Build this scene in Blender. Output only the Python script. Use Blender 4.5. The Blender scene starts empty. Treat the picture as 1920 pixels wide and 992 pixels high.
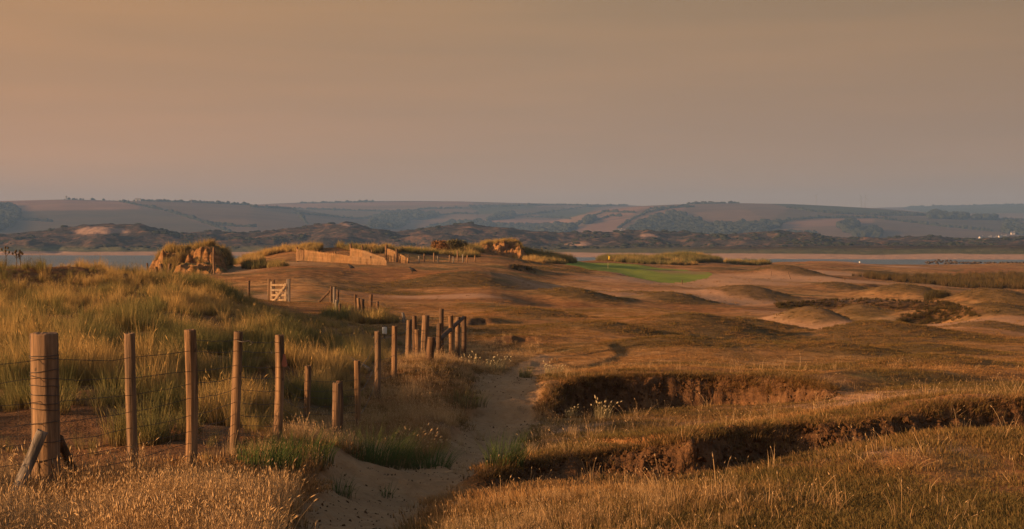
import bpy, bmesh, math, random
import numpy as np
from mathutils import Vector, Matrix

R = math.radians
random.seed(7)
rng = np.random.default_rng(11)
scene = bpy.context.scene
COL = scene.collection

# ------------------------------------------------------------------ camera
F = 3100.0            # focal length in pixels of a 1920 wide frame
HY = 458.0            # eye level row
ZC = 9.0              # eye height above the water
cam = bpy.data.cameras.new('camera')
cam.sensor_width = 36.0
cam.lens = F / 1920 * 36.0
cam.shift_y = -(496 - HY) / 1920
cam.clip_start = 0.1
cam.clip_end = 40000
camo = bpy.data.objects.new('camera', cam)
camo.location = (0, 0, ZC)
camo.rotation_euler = (R(90), 0, 0)
COL.objects.link(camo)
scene.camera = camo

# ------------------------------------------------------------------ light
SUN_EL = R(10.2)
SUN_AZ = R(-111.0)     # from view direction (+Y), negative = to the left
sdir = Vector((math.sin(SUN_AZ) * math.cos(SUN_EL), math.cos(SUN_AZ) * math.cos(SUN_EL), math.sin(SUN_EL)))
sl = bpy.data.lights.new('sun', 'SUN')
sl.energy = 5.0
sl.angle = R(0.6)
sl.color = (1.0, 0.53, 0.23)
so = bpy.data.objects.new('sun', sl)
so.rotation_euler = (-sdir).to_track_quat('-Z', 'Y').to_euler()
so.location = (-30, -20, 40)
COL.objects.link(so)

world = bpy.data.worlds.new('World')
scene.world = world
world.use_nodes = True
wt = world.node_tree
wt.nodes.clear()


def nd(tree, typ, **kw):
    n = tree.nodes.new(typ)
    for k, v in kw.items():
        if k == 'inp':
            for a, b in v.items():
                n.inputs[a].default_value = b
        else:
            setattr(n, k, v)
    return n


def ramp(tree, fac, stops, interp='LINEAR'):
    n = tree.nodes.new('ShaderNodeValToRGB')
    cr = n.color_ramp
    cr.interpolation = interp
    while len(cr.elements) > 1:
        cr.elements.remove(cr.elements[-1])
    cr.elements[0].position = stops[0][0]
    c = stops[0][1]
    cr.elements[0].color = c if len(c) == 4 else (*c, 1)
    for p, c in stops[1:]:
        e = cr.elements.new(p)
        e.color = c if len(c) == 4 else (*c, 1)
    tree.links.new(fac, n.inputs[0])
    return n.outputs[0]


def mix(tree, fac, a, b, mode='MIX'):
    n = tree.nodes.new('ShaderNodeMix')
    n.data_type = 'RGBA'
    n.blend_type = mode
    n.clamp_factor = True
    for sock, v in ((n.inputs[0], fac), (n.inputs[6], a), (n.inputs[7], b)):
        if isinstance(v, bpy.types.NodeSocket):
            tree.links.new(v, sock)
        elif isinstance(v, (int, float)):
            sock.default_value = v
        else:
            sock.default_value = (*v, 1) if len(v) == 3 else v
    return n.outputs[2]


def mth(tree, op, a, b=None, c=None, clamp=False):
    n = tree.nodes.new('ShaderNodeMath')
    n.operation = op
    n.use_clamp = clamp
    for i, v in enumerate((a, b, c)):
        if v is None:
            continue
        if isinstance(v, bpy.types.NodeSocket):
            tree.links.new(v, n.inputs[i])
        else:
            n.inputs[i].default_value = v
    return n.outputs[0]


tc = nd(wt, 'ShaderNodeTexCoord')
sep = nd(wt, 'ShaderNodeSeparateXYZ')
wt.links.new(tc.outputs['Generated'], sep.inputs[0])
sky = nd(wt, 'ShaderNodeTexSky', sky_type='NISHITA', sun_disc=False, sun_elevation=SUN_EL,
         sun_rotation=SUN_AZ, altitude=10, air_density=1.2, dust_density=4.0, ozone_density=1.5)
skyb = mix(wt, 1.0, sky.outputs[0], (0.076, 0.069, 0.068), 'MULTIPLY')
# low, dusty evening air: tan near the horizon, giving way to the clear sky higher up
hz = ramp(wt, sep.outputs[2], [(0.0, (0.250, 0.128, 0.056)), (0.025, (0.232, 0.122, 0.056)), (0.07, (0.205, 0.112, 0.056)), (0.16, (0.164, 0.098, 0.047)),
                               (0.45, (0.11, 0.095, 0.08)), (1.0, (0.07, 0.08, 0.09))])
dot = nd(wt, 'ShaderNodeVectorMath', operation='DOT_PRODUCT')
wt.links.new(tc.outputs['Generated'], dot.inputs[0])
dot.inputs[1].default_value = (math.sin(SUN_AZ), math.cos(SUN_AZ), 0)
azf = ramp(wt, mth(wt, 'MULTIPLY_ADD', dot.outputs['Value'], 0.5, 0.5),
           [(0.0, (0.68, 0.69, 0.72)), (0.17, (0.79, 0.80, 0.80)), (0.31, (0.97, 0.97, 0.95)), (0.46, (1.24, 1.10, 0.93)), (1.0, (1.4, 1.15, 0.9))])
hz = mix(wt, 1.0, hz, azf, 'MULTIPLY')
mp = nd(wt, 'ShaderNodeMapping')
mp.inputs['Scale'].default_value = (2.2, 2.2, 26)
mp.inputs['Rotation'].default_value = (0, R(3), 0)
wt.links.new(tc.outputs['Generated'], mp.inputs[0])
nz = nd(wt, 'ShaderNodeTexNoise', inp={'Scale': 1.6, 'Detail': 4.0, 'Roughness': 0.5})
wt.links.new(mp.outputs[0], nz.inputs[0])
streak = ramp(wt, nz.outputs[0], [(0.38, (0.955, 0.965, 0.98)), (0.68, (1.08, 1.045, 1.0))])
hz = mix(wt, 1.0, hz, streak, 'MULTIPLY')
hf = ramp(wt, sep.outputs[2], [(0.0, (1, 1, 1)), (0.16, (1, 1, 1)), (0.42, (0.3, 0.3, 0.3)), (1.0, (0.1, 0.1, 0.1))])
fin = mix(wt, hf, skyb, hz)
bg = nd(wt, 'ShaderNodeBackground', inp={'Strength': 1.0})
wt.links.new(fin, bg.inputs[0])
wo = nd(wt, 'ShaderNodeOutputWorld')
wt.links.new(bg.outputs[0], wo.inputs[0])

scene.view_settings.view_transform = 'Standard'
scene.view_settings.look = 'None'
scene.view_settings.gamma = 1.0
scene.view_settings.exposure = 1.18
scene.render.engine = 'CYCLES'
cy = scene.cycles
cy.use_denoising = True
cy.max_bounces = 5
cy.diffuse_bounces = 2
cy.glossy_bounces = 2
cy.transmission_bounces = 3
cy.volume_bounces = 0
cy.transparent_max_bounces = 8
cy.sample_clamp_indirect = 6.0
cy.caustics_reflective = False
cy.caustics_refractive = False


# ------------------------------------------------------------------ helpers
def tag(o, label=None, cat=None, group=None, kind=None):
    for k, v in (('label', label), ('category', cat), ('group', group), ('kind', kind)):
        if v:
            o[k] = v
    return o


def empty(name, loc=(0, 0, 0), rz=0):
    o = bpy.data.objects.new(name, None)
    o.empty_display_size = 0.2
    o.location = loc
    o.rotation_euler.z = rz
    COL.objects.link(o)
    return o


def mesh_np(name, V, faces, mat, parent=None, smooth=True, attrs=None, link=True):
    """faces: (n,3) or (n,4) int array, or list of such arrays"""
    if not isinstance(faces, list):
        faces = [faces]
    faces = [np.asarray(f, dtype=np.int32) for f in faces if len(f)]
    me = bpy.data.meshes.new(name)
    V = np.asarray(V, dtype=np.float32)
    me.vertices.add(len(V))
    me.vertices.foreach_set('co', V.ravel())
    if faces:
        loops = np.concatenate([f.ravel() for f in faces])
        cnt = np.concatenate([np.full(len(f), f.shape[1], dtype=np.int32) for f in faces])
        me.loops.add(len(loops))
        me.loops.foreach_set('vertex_index', loops)
        me.polygons.add(len(cnt))
        start = np.concatenate([[0], np.cumsum(cnt)[:-1]]).astype(np.int32)
        me.polygons.foreach_set('loop_start', start)
        me.polygons.foreach_set('loop_total', cnt)
        me.polygons.foreach_set('use_smooth', np.full(len(cnt), smooth, dtype=bool))
    for k, a in (attrs or {}).items():
        a = np.asarray(a, dtype=np.float32)
        if a.ndim == 1:
            at = me.attributes.new(k, 'FLOAT', 'POINT')
            at.data.foreach_set('value', a)
        elif a.shape[1] == 3:
            at = me.attributes.new(k, 'FLOAT_VECTOR', 'POINT')
            at.data.foreach_set('vector', a.ravel())
        else:
            at = me.attributes.new(k, 'FLOAT_COLOR', 'POINT')
            at.data.foreach_set('color', a.ravel())
    me.update(calc_edges=True)
    if mat:
        me.materials.append(mat)
    o = bpy.data.objects.new(name, me)
    if link:
        COL.objects.link(o)
    if parent:
        o.parent = parent
    return o


class MB:
    """collects shapes into one mesh"""

    def __init__(self):
        self.v, self.q, self.t, self.n = [], [], [], 0

    def add(self, V, q=None, t=None):
        V = np.asarray(V, float)
        if q is not None and len(q):
            self.q.append(np.asarray(q) + self.n)
        if t is not None and len(t):
            self.t.append(np.asarray(t) + self.n)
        self.v.append(V)
        self.n += len(V)

    def box(self, c, s, M=None):
        a = np.array([[x, y, z] for x in (-.5, .5) for y in (-.5, .5) for z in (-.5, .5)]) * np.array(s)
        if M is not None:
            a = a @ np.array(M).T
        self.add(a + np.array(c), [[0, 1, 3, 2], [4, 6, 7, 5], [0, 4, 5, 1], [2, 3, 7, 6], [0, 2, 6, 4], [1, 5, 7, 3]])

    def beam(self, a, b, w, h, bev=0.0, up=(0, 0, 1)):
        """rectangular bar from a to b (w across, h along 'up')"""
        a, b = Vector(a), Vector(b)
        d = (b - a).normalized()
        s = d.cross(Vector(up))
        if s.length < 1e-4:
            s = d.cross(Vector((0, 1, 0)))
        s.normalize()
        u = s.cross(d).normalized()
        V = []
        k = min(w, h) * 0.16 if bev == 0 else bev
        prof = [(-w/2+k, -h/2), (w/2-k, -h/2), (w/2, -h/2+k), (w/2, h/2-k), (w/2-k, h/2), (-w/2+k, h/2), (-w/2, h/2-k), (-w/2, -h/2+k)]
        for p in (a, b):
            for x, y in prof:
                V.append(p + s * x + u * y)
        q = [[i, (i+1) % 8, 8+(i+1) % 8, 8+i] for i in range(8)]
        caps = [[0, 3, 2, 1], [0, 7, 4, 3], [7, 6, 5, 4], [8, 9, 10, 11], [8, 11, 12, 15], [15, 12, 13, 14]]
        self.add([tuple(v) for v in V], q + caps)

    def tube(self, pts, r, n=6, cap=True, squash=1.0):
        pts = [Vector(p) for p in pts]
        rr = r if hasattr(r, '__len__') else [r] * len(pts)
        V, q, t = [], [], []
        prev = None
        for i, p in enumerate(pts):
            d = (pts[min(i+1, len(pts)-1)] - pts[max(i-1, 0)]).normalized()
            s = prev if prev is not None else (Vector((1, 0, 0)) if abs(d.x) < .9 else Vector((0, 1, 0)))
            s = (s - d * s.dot(d)).normalized()
            prev = s
            u = d.cross(s)
            for k in range(n):
                a = 2*math.pi*k/n
                V.append(tuple(p + (s*math.cos(a) + u*math.sin(a)*squash) * rr[i]))
        for i in range(len(pts)-1):
            for k in range(n):
                q.append([i*n+k, i*n+(k+1) % n, (i+1)*n+(k+1) % n, (i+1)*n+k])
        if cap:
            b0 = len(V)
            V.append(tuple(pts[0])); V.append(tuple(pts[-1]))
            e = (len(pts)-1)*n
            for k in range(n):
                t.append([b0, (k+1) % n, k])
                t.append([b0+1, e+k, e+(k+1) % n])
        self.add(V, q, t)

    def build(self, name, mat, parent=None, smooth=False):
        return mesh_np(name, np.concatenate(self.v), [np.concatenate(x) for x in (self.q, self.t) if x], mat, parent, smooth)


def hash2(ix, iy, seed):
    h = (ix.astype(np.int64) * 374761393 + iy.astype(np.int64) * 668265263 + seed * 1442695041) & 0xFFFFFFFF
    h = ((h ^ (h >> 13)) * 1274126177) & 0xFFFFFFFF
    return ((h ^ (h >> 16)) & 0xFFFF) / 65535.0


def vnoise(x, y, seed=0):
    x = np.asarray(x, float); y = np.asarray(y, float)
    ix, iy = np.floor(x), np.floor(y)
    fx, fy = x-ix, y-iy
    fx = fx*fx*fx*(fx*(fx*6-15)+10); fy = fy*fy*fy*(fy*(fy*6-15)+10)
    ix = ix.astype(np.int64); iy = iy.astype(np.int64)
    a = hash2(ix, iy, seed); b = hash2(ix+1, iy, seed); c = hash2(ix, iy+1, seed); d = hash2(ix+1, iy+1, seed)
    return (a+(b-a)*fx)*(1-fy)+(c+(d-c)*fx)*fy


def fbm(x, y, seed=0, oct=4, gain=.5):
    s, a, n = 0, 1.0, 0
    for o in range(oct):
        s = s + a*(vnoise(x, y, seed+o*17)-.5)
        n += a
        a *= gain
        ca, sa = 0.8, 0.6
        x, y = (x*ca-y*sa)*2.03+3.1, (x*sa+y*ca)*2.03+7.7
    return s/n*2


def sstep(a, b, x):
    t = np.clip((x-a)/(b-a), 0, 1)
    return t*t*(3-2*t)


def poly_sd(x, y, pts):
    """distance to a polyline, signed by side (positive = left of its direction), and arc parameter 0..n-1"""
    best = np.full(np.shape(x), 1e18); sd = np.zeros(np.shape(x)); par = np.zeros(np.shape(x))
    for i in range(len(pts)-1):
        ax, ay = pts[i]; bx, by = pts[i+1]
        dx, dy = bx-ax, by-ay
        L2 = dx*dx+dy*dy
        t = np.clip(((x-ax)*dx+(y-ay)*dy)/L2, 0, 1)
        qx, qy = x-(ax+t*dx), y-(ay+t*dy)
        d = qx*qx+qy*qy
        side = np.sign(dx*qy-dy*qx)
        m = d < best
        best = np.where(m, d, best)
        sd = np.where(m, np.sqrt(d)*side, sd)
        par = np.where(m, i+t, par)
    return sd, par


def in_poly(x, y, poly):
    c = np.zeros(np.shape(x), bool)
    n = len(poly)
    for i in range(n):
        x1, y1 = poly[i]; x2, y2 = poly[(i+1) % n]
        if y1 == y2:
            continue
        c ^= ((y1 > y) != (y2 > y)) & (x < (x2-x1)*(y-y1)/(y2-y1)+x1)
    return c


def W(px, d):
    return ((px-960)*d/F, d)


# ------------------------------------------------------------------ near terrain
# plan columns (bearing expressed as frame column) with profiles of (distance, height relative to the eye)
PROF = {
    -1500: [(4, -1.7), (14, -1.6), (30, -1.6), (45, -1.5), (70, -2.6), (110, -4), (160, -7), (210, -10), (700, -10.5)],
    -500: [(4, -1.7), (12, -1.75), (18, -1.55), (28, -1.45), (40, -1.2), (46, -1.2), (58, -1.9), (80, -3), (120, -5), (170, -9), (230, -10), (700, -10.5)],
    -100: [(4, -1.7), (10.5, -1.84), (14, -1.8), (18, -1.5), (22, -1.45), (28, -1.35), (36, -1.22), (44, -1.05), (48, -1.1), (58, -1.8), (75, -2.7), (120, -4.5), (170, -8), (220, -10), (700, -10.5)],
    100: [(4, -1.7), (10.5, -1.86), (12.3, -1.88), (14, -1.84), (16, -1.64), (18, -1.5), (22, -1.45), (28, -1.35), (36, -1.2), (44, -1.08), (48, -1.15), (58, -1.8), (75, -2.6), (110, -3.3), (150, -5.5), (200, -9.5), (230, -10), (700, -10.5)],
    350: [(4, -1.7), (10.5, -1.84), (13, -1.76), (16, -1.78), (18, -1.8), (21, -1.77), (26, -1.7), (34, -1.58), (44, -1.3), (51, -1.16), (56, -1.35), (70, -2.1), (90, -2.4), (125, -2.15), (150, -2.6), (190, -6), (240, -10), (700, -10.5)],
    550: [(4, -1.7), (10.5, -1.84), (12.5, -1.88), (14, -1.93), (16, -1.98), (20, -2.08), (23, -2.08), (28, -2.02), (36, -2.03), (46, -2.14), (52, -2.3), (62, -2.65), (78, -2.85), (100, -2.2), (130, -1.62), (150, -1.45), (170, -1.2), (190, -1.2), (230, -3), (300, -10), (700, -10.5)],
    750: [(4, -1.75), (10.5, -1.92), (13, -2.12), (15.5, -2.28), (18.5, -2.34), (22, -2.34), (26, -2.36), (30, -2.42), (36, -2.54), (42, -2.6), (52, -2.6), (64, -2.78), (78, -2.94), (95, -2.84), (115, -2.3), (140, -1.86), (152, -1.5), (185, -1.3), (240, -2.6), (330, -9.5), (380, -10), (700, -10.5)],
    900: [(4, -1.75), (10.5, -1.84), (12.5, -1.98), (15, -2.24), (18, -2.43), (22, -2.55), (27, -2.68), (32, -2.7), (38, -2.62), (46, -2.56), (56, -2.66), (70, -2.76), (90, -2.68), (115, -2.28), (140, -1.92), (165, -1.6), (200, -1.3), (250, -2.2), (340, -8), (400, -10), (700, -10.5)],
    1050: [(4, -1.75), (10.5, -1.82), (12.5, -1.92), (14.5, -2.1), (18, -2.3), (22, -2.45), (27, -2.67), (31, -2.64), (38, -2.56), (46, -2.63), (58, -2.76), (75, -2.98), (90, -3.35), (100, -3.4), (120, -3.2), (140, -2.95), (165, -2.6), (200, -2.45), (250, -2.5), (330, -5), (420, -10), (700, -10.5)],
    1250: [(4, -1.75), (10.5, -1.8), (13, -1.96), (15.8, -2.15), (19, -2.3), (23, -2.48), (27, -2.58), (31, -2.52), (38, -2.52), (48, -2.67), (62, -2.9), (80, -3.25), (100, -3.62), (118, -3.65), (140, -3.55), (180, -3.6), (225, -3.35), (270, -3.2), (320, -4), (420, -9.5), (460, -10), (700, -10.5)],
    1500: [(4, -1.75), (10.5, -1.8), (13, -1.92), (16, -2.03), (20, -2.16), (24, -2.38), (28, -2.54), (34, -2.65), (42, -2.8), (52, -3.05), (60, -3.42), (70, -3.85), (82, -3.98), (95, -4.02), (105, -4.15), (120, -4.4), (138, -4.4), (170, -4.05), (215, -3.95), (270, -3.85), (340, -4.0), (430, -5.5), (540, -10), (700, -10.5)],
    1800: [(4, -1.75), (10.5, -1.8), (14, -1.83), (16.7, -1.86), (20, -1.98), (24, -2.18), (30, -2.43), (38, -2.75), (48, -3.06), (60, -3.45), (75, -3.72), (95, -4.1), (120, -4.4), (150, -4.7), (190, -5.0), (240, -5.2), (300, -5.05), (380, -4.8), (450, -6), (560, -10), (700, -10.5)],
    2200: [(4, -1.75), (10.5, -1.8), (15, -1.82), (22, -2.05), (30, -2.5), (40, -2.9), (60, -3.5), (95, -4.2), (150, -4.9), (240, -5.4), (380, -5), (460, -6.5), (560, -10), (700, -10.5)],
    3400: [(4, -1.75), (10.5, -1.85), (20, -2.2), (40, -3), (95, -4.2), (240, -5.3), (380, -5.2), (480, -8), (560, -10), (700, -10.5)],
}
PCOL = np.array(sorted(PROF), float)
LROW = np.linspace(math.log(4), math.log(700), 240)


def pchip(xs, ys, xq):
    xs = np.asarray(xs, float); ys = np.asarray(ys, float)
    h = np.diff(xs); dl = np.diff(ys)/h
    m = np.zeros(len(xs))
    m[0], m[-1] = dl[0], dl[-1]
    for i in range(1, len(xs)-1):
        if dl[i-1]*dl[i] > 0:
            w1, w2 = 2*h[i]+h[i-1], h[i]+2*h[i-1]
            m[i] = (w1+w2)/(w1/dl[i-1]+w2/dl[i])
    xq = np.clip(xq, xs[0], xs[-1])
    i = np.clip(np.searchsorted(xs, xq)-1, 0, len(xs)-2)
    t = (xq-xs[i])/h[i]
    return (ys[i]*(1+2*t)*(1-t)**2+m[i]*h[i]*t*(1-t)**2+ys[i+1]*t*t*(3-2*t)+m[i+1]*h[i]*t*t*(t-1))


TAB = np.array([pchip(np.log([a for a, b in PROF[int(c)]]), [b for a, b in PROF[int(c)]], LROW) for c in PCOL])
k5 = np.array([1, 4, 6, 4, 1])/16
for _ in range(2):
    P_ = np.pad(TAB, ((0, 0), (2, 2)), 'edge')
    TAB = sum(P_[:, i:i+TAB.shape[1]]*k5[i] for i in range(5))
# spread the columns onto a fine regular axis
UAX = np.arange(-1500, 3401, 20.0)
TAB = np.array([pchip(PCOL, TAB[:, j], UAX) for j in range(len(LROW))]).T


def table_z(x, y):
    y = np.maximum(y, 4.0)
    u = np.clip((960+F*x/y+1500)/20, 0, len(UAX)-1.001)
    v = np.clip((np.log(y)-LROW[0])/(LROW[1]-LROW[0]), 0, len(LROW)-1.001)
    i, j = u.astype(int), v.astype(int)
    fu, fv = u-i, v-j
    return (TAB[i, j]*(1-fu)+TAB[i+1, j]*fu)*(1-fv)+(TAB[i, j+1]*(1-fu)+TAB[i+1, j+1]*fu)*fv


# mounds: (column, distance, half width m, half depth m, height m, turn deg)
MOUNDS = [
    (1075, 100, 2.7, 4.5, 0.96, 8), (1260, 104, 2.3, 4, 0.6, -10), (1520, 80, 1.7, 3.6, 1.02, 10), (1610, 91, 1.6, 3.5, 0.6, -8),
    (1400, 127, 3.2, 4.5, 1.02, 0), (1480, 205, 4.6, 7, 1.25, 5), (1570, 160, 3, 5, 0.84, 0), (1700, 138, 3.6, 4.5, 1.08, 0),
    (1860, 118, 3.4, 5, 1.08, 0), (1890, 86, 2.4, 4, 0.6, 0), (1640, 60, 2.4, 2.6, 0.55, 12), (1330, 57, 2.3, 2.4, 0.45, -10),
    (1140, 50, 1.9, 2.4, 0.45, 10), (1000, 62, 2, 3, 0.3, 0), (1850, 68, 2, 2.6, 0.45, 0), (1560, 41, 2, 1.8, 0.36, 0),
    (1240, 41, 1.7, 1.6, 0.22, 0), (1740, 33, 1.7, 1.5, 0.28, 0), (1440, 70, 2.2, 2.6, 0.4, 0), (1750, 48, 1.8, 2, 0.3, 0), (720, 112, 6, 6, 0.15, 0), (560, 118, 4, 4, 0.35, 0), (880, 112, 4, 4, 0.5, 0),
    (1010, 160, 4, 4, 0.25, 0), (1350, 230, 5, 8, 0.45, 0), (1640, 250, 7, 9, 0.6, 0), (1800, 300, 9, 9, 0.6, 0), (1560, 330, 12, 10, 0.7, 0),
    (1900, 380, 12, 10, 0.5, 0), (830, 205, 4, 5, 0.9, 0), (900, 212, 5.5, 5, 0.7, 0), (965, 214, 4, 5, 0.9, 0), (1040, 218, 4, 5, 0.6, 0),
    (1170, 275, 5, 6, 0.7, 0), (1260, 285, 6, 6, 1.1, 0), (1310, 290, 5, 6, 0.9, 0), (1400, 300, 7, 6, 0.5, 0),
    (440, 172, 5, 5, 0.35, 0), (500, 175, 5, 5, 0.2, 0), (585, 170, 4, 4, 0.3, 0), (690, 172, 7, 5, 0.7, 0), (780, 180, 6, 5, 0.5, 0),
    (130, 44, 1.6, 3, 0.16, 0), (40, 43, 1.6, 3, 0.14, 0), (215, 46, 1.6, 3, 0.1, 0), (1850, 15, 1.1, 0.8, 0.08, 0), (1560, 14, 1, 0.8, 0.08, 0), (1330, 12, 1.5, 1, 0.06, 0),
    (640, 14.4, .55, .8, .12, 0), (690, 15.2, .45, .5, .10, 0), (820, 21, 0.5, 1.6, 0.22, 0), (800, 26, 0.6, 3, 0.22, 0), (850, 31, 0.7, 3.5, 0.25, 0),
    (1752, 84.2, 2, 1.8, -0.5, 0), (1490, 62, 3, 2, -0.3, 0), (1330, 90, 4, 4, -0.35, 0), (1700, 98, 5, 2.6, -0.25, 0), (1130, 128, 4, 5, -0.4, 0),
]
# golf ridge with a steep face (long dark lip) and small bunkers: polyline edge, height, run-out behind, face width
def edge(lst):
    return [W(a, b) for a, b, h in lst], np.array([h for a, b, h in lst])


BANKS = {
    'far': dict(e=edge([(1040, 24.6, 0), (1050, 25.4, .3), (1075, 26.2, .46), (1110, 26.7, .5), (1200, 27.1, .46), (1300, 27.2, .42), (1400, 27.0, .40), (1470, 26.7, .36), (1530, 26.2, .22), (1580, 25.8, 0)]), run=5.0, face=.17),
    'near': dict(e=edge([(935, 14.2, 0), (955, 14.5, .16), (1000, 14.9, .2), (1100, 15.15, .2), (1200, 15.2, .22), (1290, 15.1, .33), (1400, 15.6, .32), (1500, 15.9, .26), (1600, 16.0, .19), (1700, 16.4, .19), (1800, 16.7, .23), (1900, 16.8, .27), (2050, 17.4, .27), (2400, 19, 0)]), run=3.2, face=.15),
    'lip': dict(e=edge([(1440, 102, 0), (1480, 103, .35), (1560, 104, .7), (1650, 104, .85), (1760, 104, .85), (1800, 103, .6), (1820, 101, 0)]), run=3.0, face=.45),
    'pit': dict(e=edge([(1675, 84, 0), (1700, 86, .25), (1750, 86.6, .4), (1800, 86.2, .3), (1850, 84, 0)]), run=4.0, face=.3),
    'slit': dict(e=edge([(955, 146, 0), (965, 148, .35), (990, 149, .4), (1015, 148, 0)]), run=3, face=.3),
    'nick': dict(e=edge([(880, 54, 0), (890, 55, .2), (905, 55.3, .22), (928, 55, 0)]), run=1.6, face=.12),
    'nicks': dict(e=edge([(920, 43, 0), (950, 43.6, .12), (985, 43.8, .14), (1010, 43, 0)]), run=1.6, face=.1),
    'step': dict(e=edge([(1600, 168, 0), (1640, 170, .4), (1690, 171, .5), (1730, 170, 0)]), run=6, face=.5),
}
PATH = [W(640, 8.5), W(655, 10.5), W(672, 12.2), W(715, 13.8), W(790, 15.6), W(868, 17.4), W(918, 19.8), W(936, 23), W(950, 27), W(982, 32), W(1000, 36), W(1015, 40)]
PATHW = np.array([.42, .40, .38, .46, .62, .54, .48, .50, .52, .62, .50, .05])


def masks(x, y):
    sd, par = poly_sd(x, y, PATH)
    wob = fbm(x*2.2, y*1.6, 5, 3)*.12
    hw = np.interp(par, np.arange(len(PATHW)), PATHW)
    path = 1-sstep(-.08, .10, np.abs(sd)-hw+wob)
    cx, cy = W(655, 14.6)
    blob = 1-sstep(.55, .85, np.hypot((x-cx)/.62, (y-cy)/.75)+fbm(x*2, y*2, 9, 3)*.25)
    return path, blob


def bank_raise(x, y, want=None):
    tot = np.zeros(np.shape(x)); face = np.zeros(np.shape(x))
    for k, b in BANKS.items():
        if want and k != want:
            continue
        pts, hs = b['e']
        ys = [p[1] for p in pts]; xs = [p[0] for p in pts]
        pad = b['run']*3
        m = (x > min(xs)-pad) & (x < max(xs)+pad) & (y > min(ys)-pad) & (y < max(ys)+pad)
        if not m.any():
            continue
        xm, ym = x[m], y[m]
        sd, par = poly_sd(xm, ym, pts)
        sc = .22/max(.1, b['face'])
        amp = 1.0 if k in ('near', 'far') else .06
        sd = sd+fbm(xm*3.3*sc, ym*3.3*sc, 31, 2, .5)*b['face']*.42*amp+fbm(xm*.6*sc, ym*.6*sc, 33, 2)*b['face']*1.5*amp
        h = np.interp(par, np.arange(len(hs)), hs)
        up = h*sstep(-b['face'], b['face'], sd)*np.exp(-(np.maximum(sd, 0)/b['run'])**2)
        endf = np.clip(h/ (hs.max()*.3), 0, 1)
        toe = -.25*h*np.exp(-((sd+b['face']*2.2)/(b['face']*2.5))**2)*endf
        tot[m] += up+toe
        face[m] = np.maximum(face[m], np.exp(-(sd/(b['face']*1.25))**4)*endf)
    return tot, face


def ground_rel(x, y):
    x = np.asarray(x, float); y = np.asarray(y, float)
    z = table_z(x, y)
    for c, d, hw, hd, h, turn in MOUNDS:
        cx, cy = W(c, d)
        a = R(turn)
        dx, dy = x-cx, y-cy
        m = (np.abs(dx) < 3.2*max(hw, hd)) & (np.abs(dy) < 3.2*max(hw, hd))
        if not m.any():
            continue
        dx, dy = dx[m], dy[m]
        u = (dx*math.cos(a)+dy*math.sin(a))/hw; v = (-dx*math.sin(a)+dy*math.cos(a))/hd
        z[m] += h*np.exp(-(u*u+v*v))
    # rolling ground, finer lumps near
    far = sstep(24, 50, y)
    z = z+fbm(x/8, y/12, 51, 2)*.32*far*sstep(420, 300, y)+fbm(x/3.4, y/3.4, 52, 3)*(.06-.015*far)+fbm(x/.8, y/.8, 53, 3)*.028
    ul = 960+F*x/np.maximum(y, 4)
    dune = sstep(640, 420, ul)*sstep(14, 18, y)*sstep(70, 55, y)
    z = z+dune*(fbm(x/2.2, y/2.6, 54, 3)*.22)
    br, face = bank_raise(x, y)
    z = z+br
    path, blob = masks(x, y)
    z = z-path*.07*sstep(40, 30, y)+path*(fbm(x/.34, y/.34, 61, 3)*.05+fbm(x/.1, y/.13, 62, 2)*.02)
    return z


def ground_z(x, y):
    return ground_rel(np.atleast_1d(np.asarray(x, float)), np.atleast_1d(np.asarray(y, float)))+ZC


def gz(x, y):
    return float(ground_z(x, y)[0])


def at(px, d):
    x, y = W(px, d)
    return Vector((x, y, gz(x, y)))


def hit(px, py, d0=8, d1=650, fn=ground_rel):
    d = np.exp(np.linspace(math.log(d0), math.log(d1), 1500))
    x = (px-960)*d/F
    zr = -(py-HY)*d/F
    zg = fn(x, d)
    i = np.argmax(zg >= zr)
    return Vector((x[i], d[i], zg[i]+ZC))


# ------------------------------------------------------------------ materials
def newmat(name):
    m = bpy.data.materials.new(name)
    m.use_nodes = True
    t = m.node_tree
    t.nodes.clear()
    out = t.nodes.new('ShaderNodeOutputMaterial')
    b = t.nodes.new('ShaderNodeBsdfPrincipled')
    b.inputs['Roughness'].default_value = .85
    b.inputs['Specular IOR Level'].default_value = .2
    t.links.new(b.outputs[0], out.inputs[0])
    return m, t, b, out


def noise(t, scale, detail=4, rough=.55, vec=None, dist=0.0):
    n = nd(t, 'ShaderNodeTexNoise', inp={'Scale': scale, 'Detail': detail, 'Roughness': rough, 'Distortion': dist})
    if vec is not None:
        t.links.new(vec, n.inputs[0])
    return n.outputs[0]


def objvec(t, scale=(1, 1, 1), kind='Object'):
    c = nd(t, 'ShaderNodeTexCoord')
    m = nd(t, 'ShaderNodeMapping')
    m.inputs['Scale'].default_value = scale
    t.links.new(c.outputs[kind], m.inputs[0])
    return m.outputs[0]


def attr(t, name, typ='GEOMETRY', out='Fac'):
    a = nd(t, 'ShaderNodeAttribute', attribute_name=name, attribute_type=typ)
    return a.outputs[out]


def bump(t, b, h, strength, dist):
    n = nd(t, 'ShaderNodeBump', inp={'Strength': strength, 'Distance': dist})
    t.links.new(h, n.inputs['Height'])
    t.links.new(n.outputs[0], b.inputs['Normal'])


def mat_simple(name, c1, c2, scale=8, stretch=(1, 1, 1), rough=.8, bst=.3, bd=.01, spec=.2):
    m, t, b, o = newmat(name)
    v = objvec(t, stretch)
    n = noise(t, scale, 5, .6, v)
    t.links.new(ramp(t, n, [(.3, c1), (.7, c2)]), b.inputs['Base Color'])
    b.inputs['Roughness'].default_value = rough
    b.inputs['Specular IOR Level'].default_value = spec
    bump(t, b, n, bst, bd)
    return m


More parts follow.
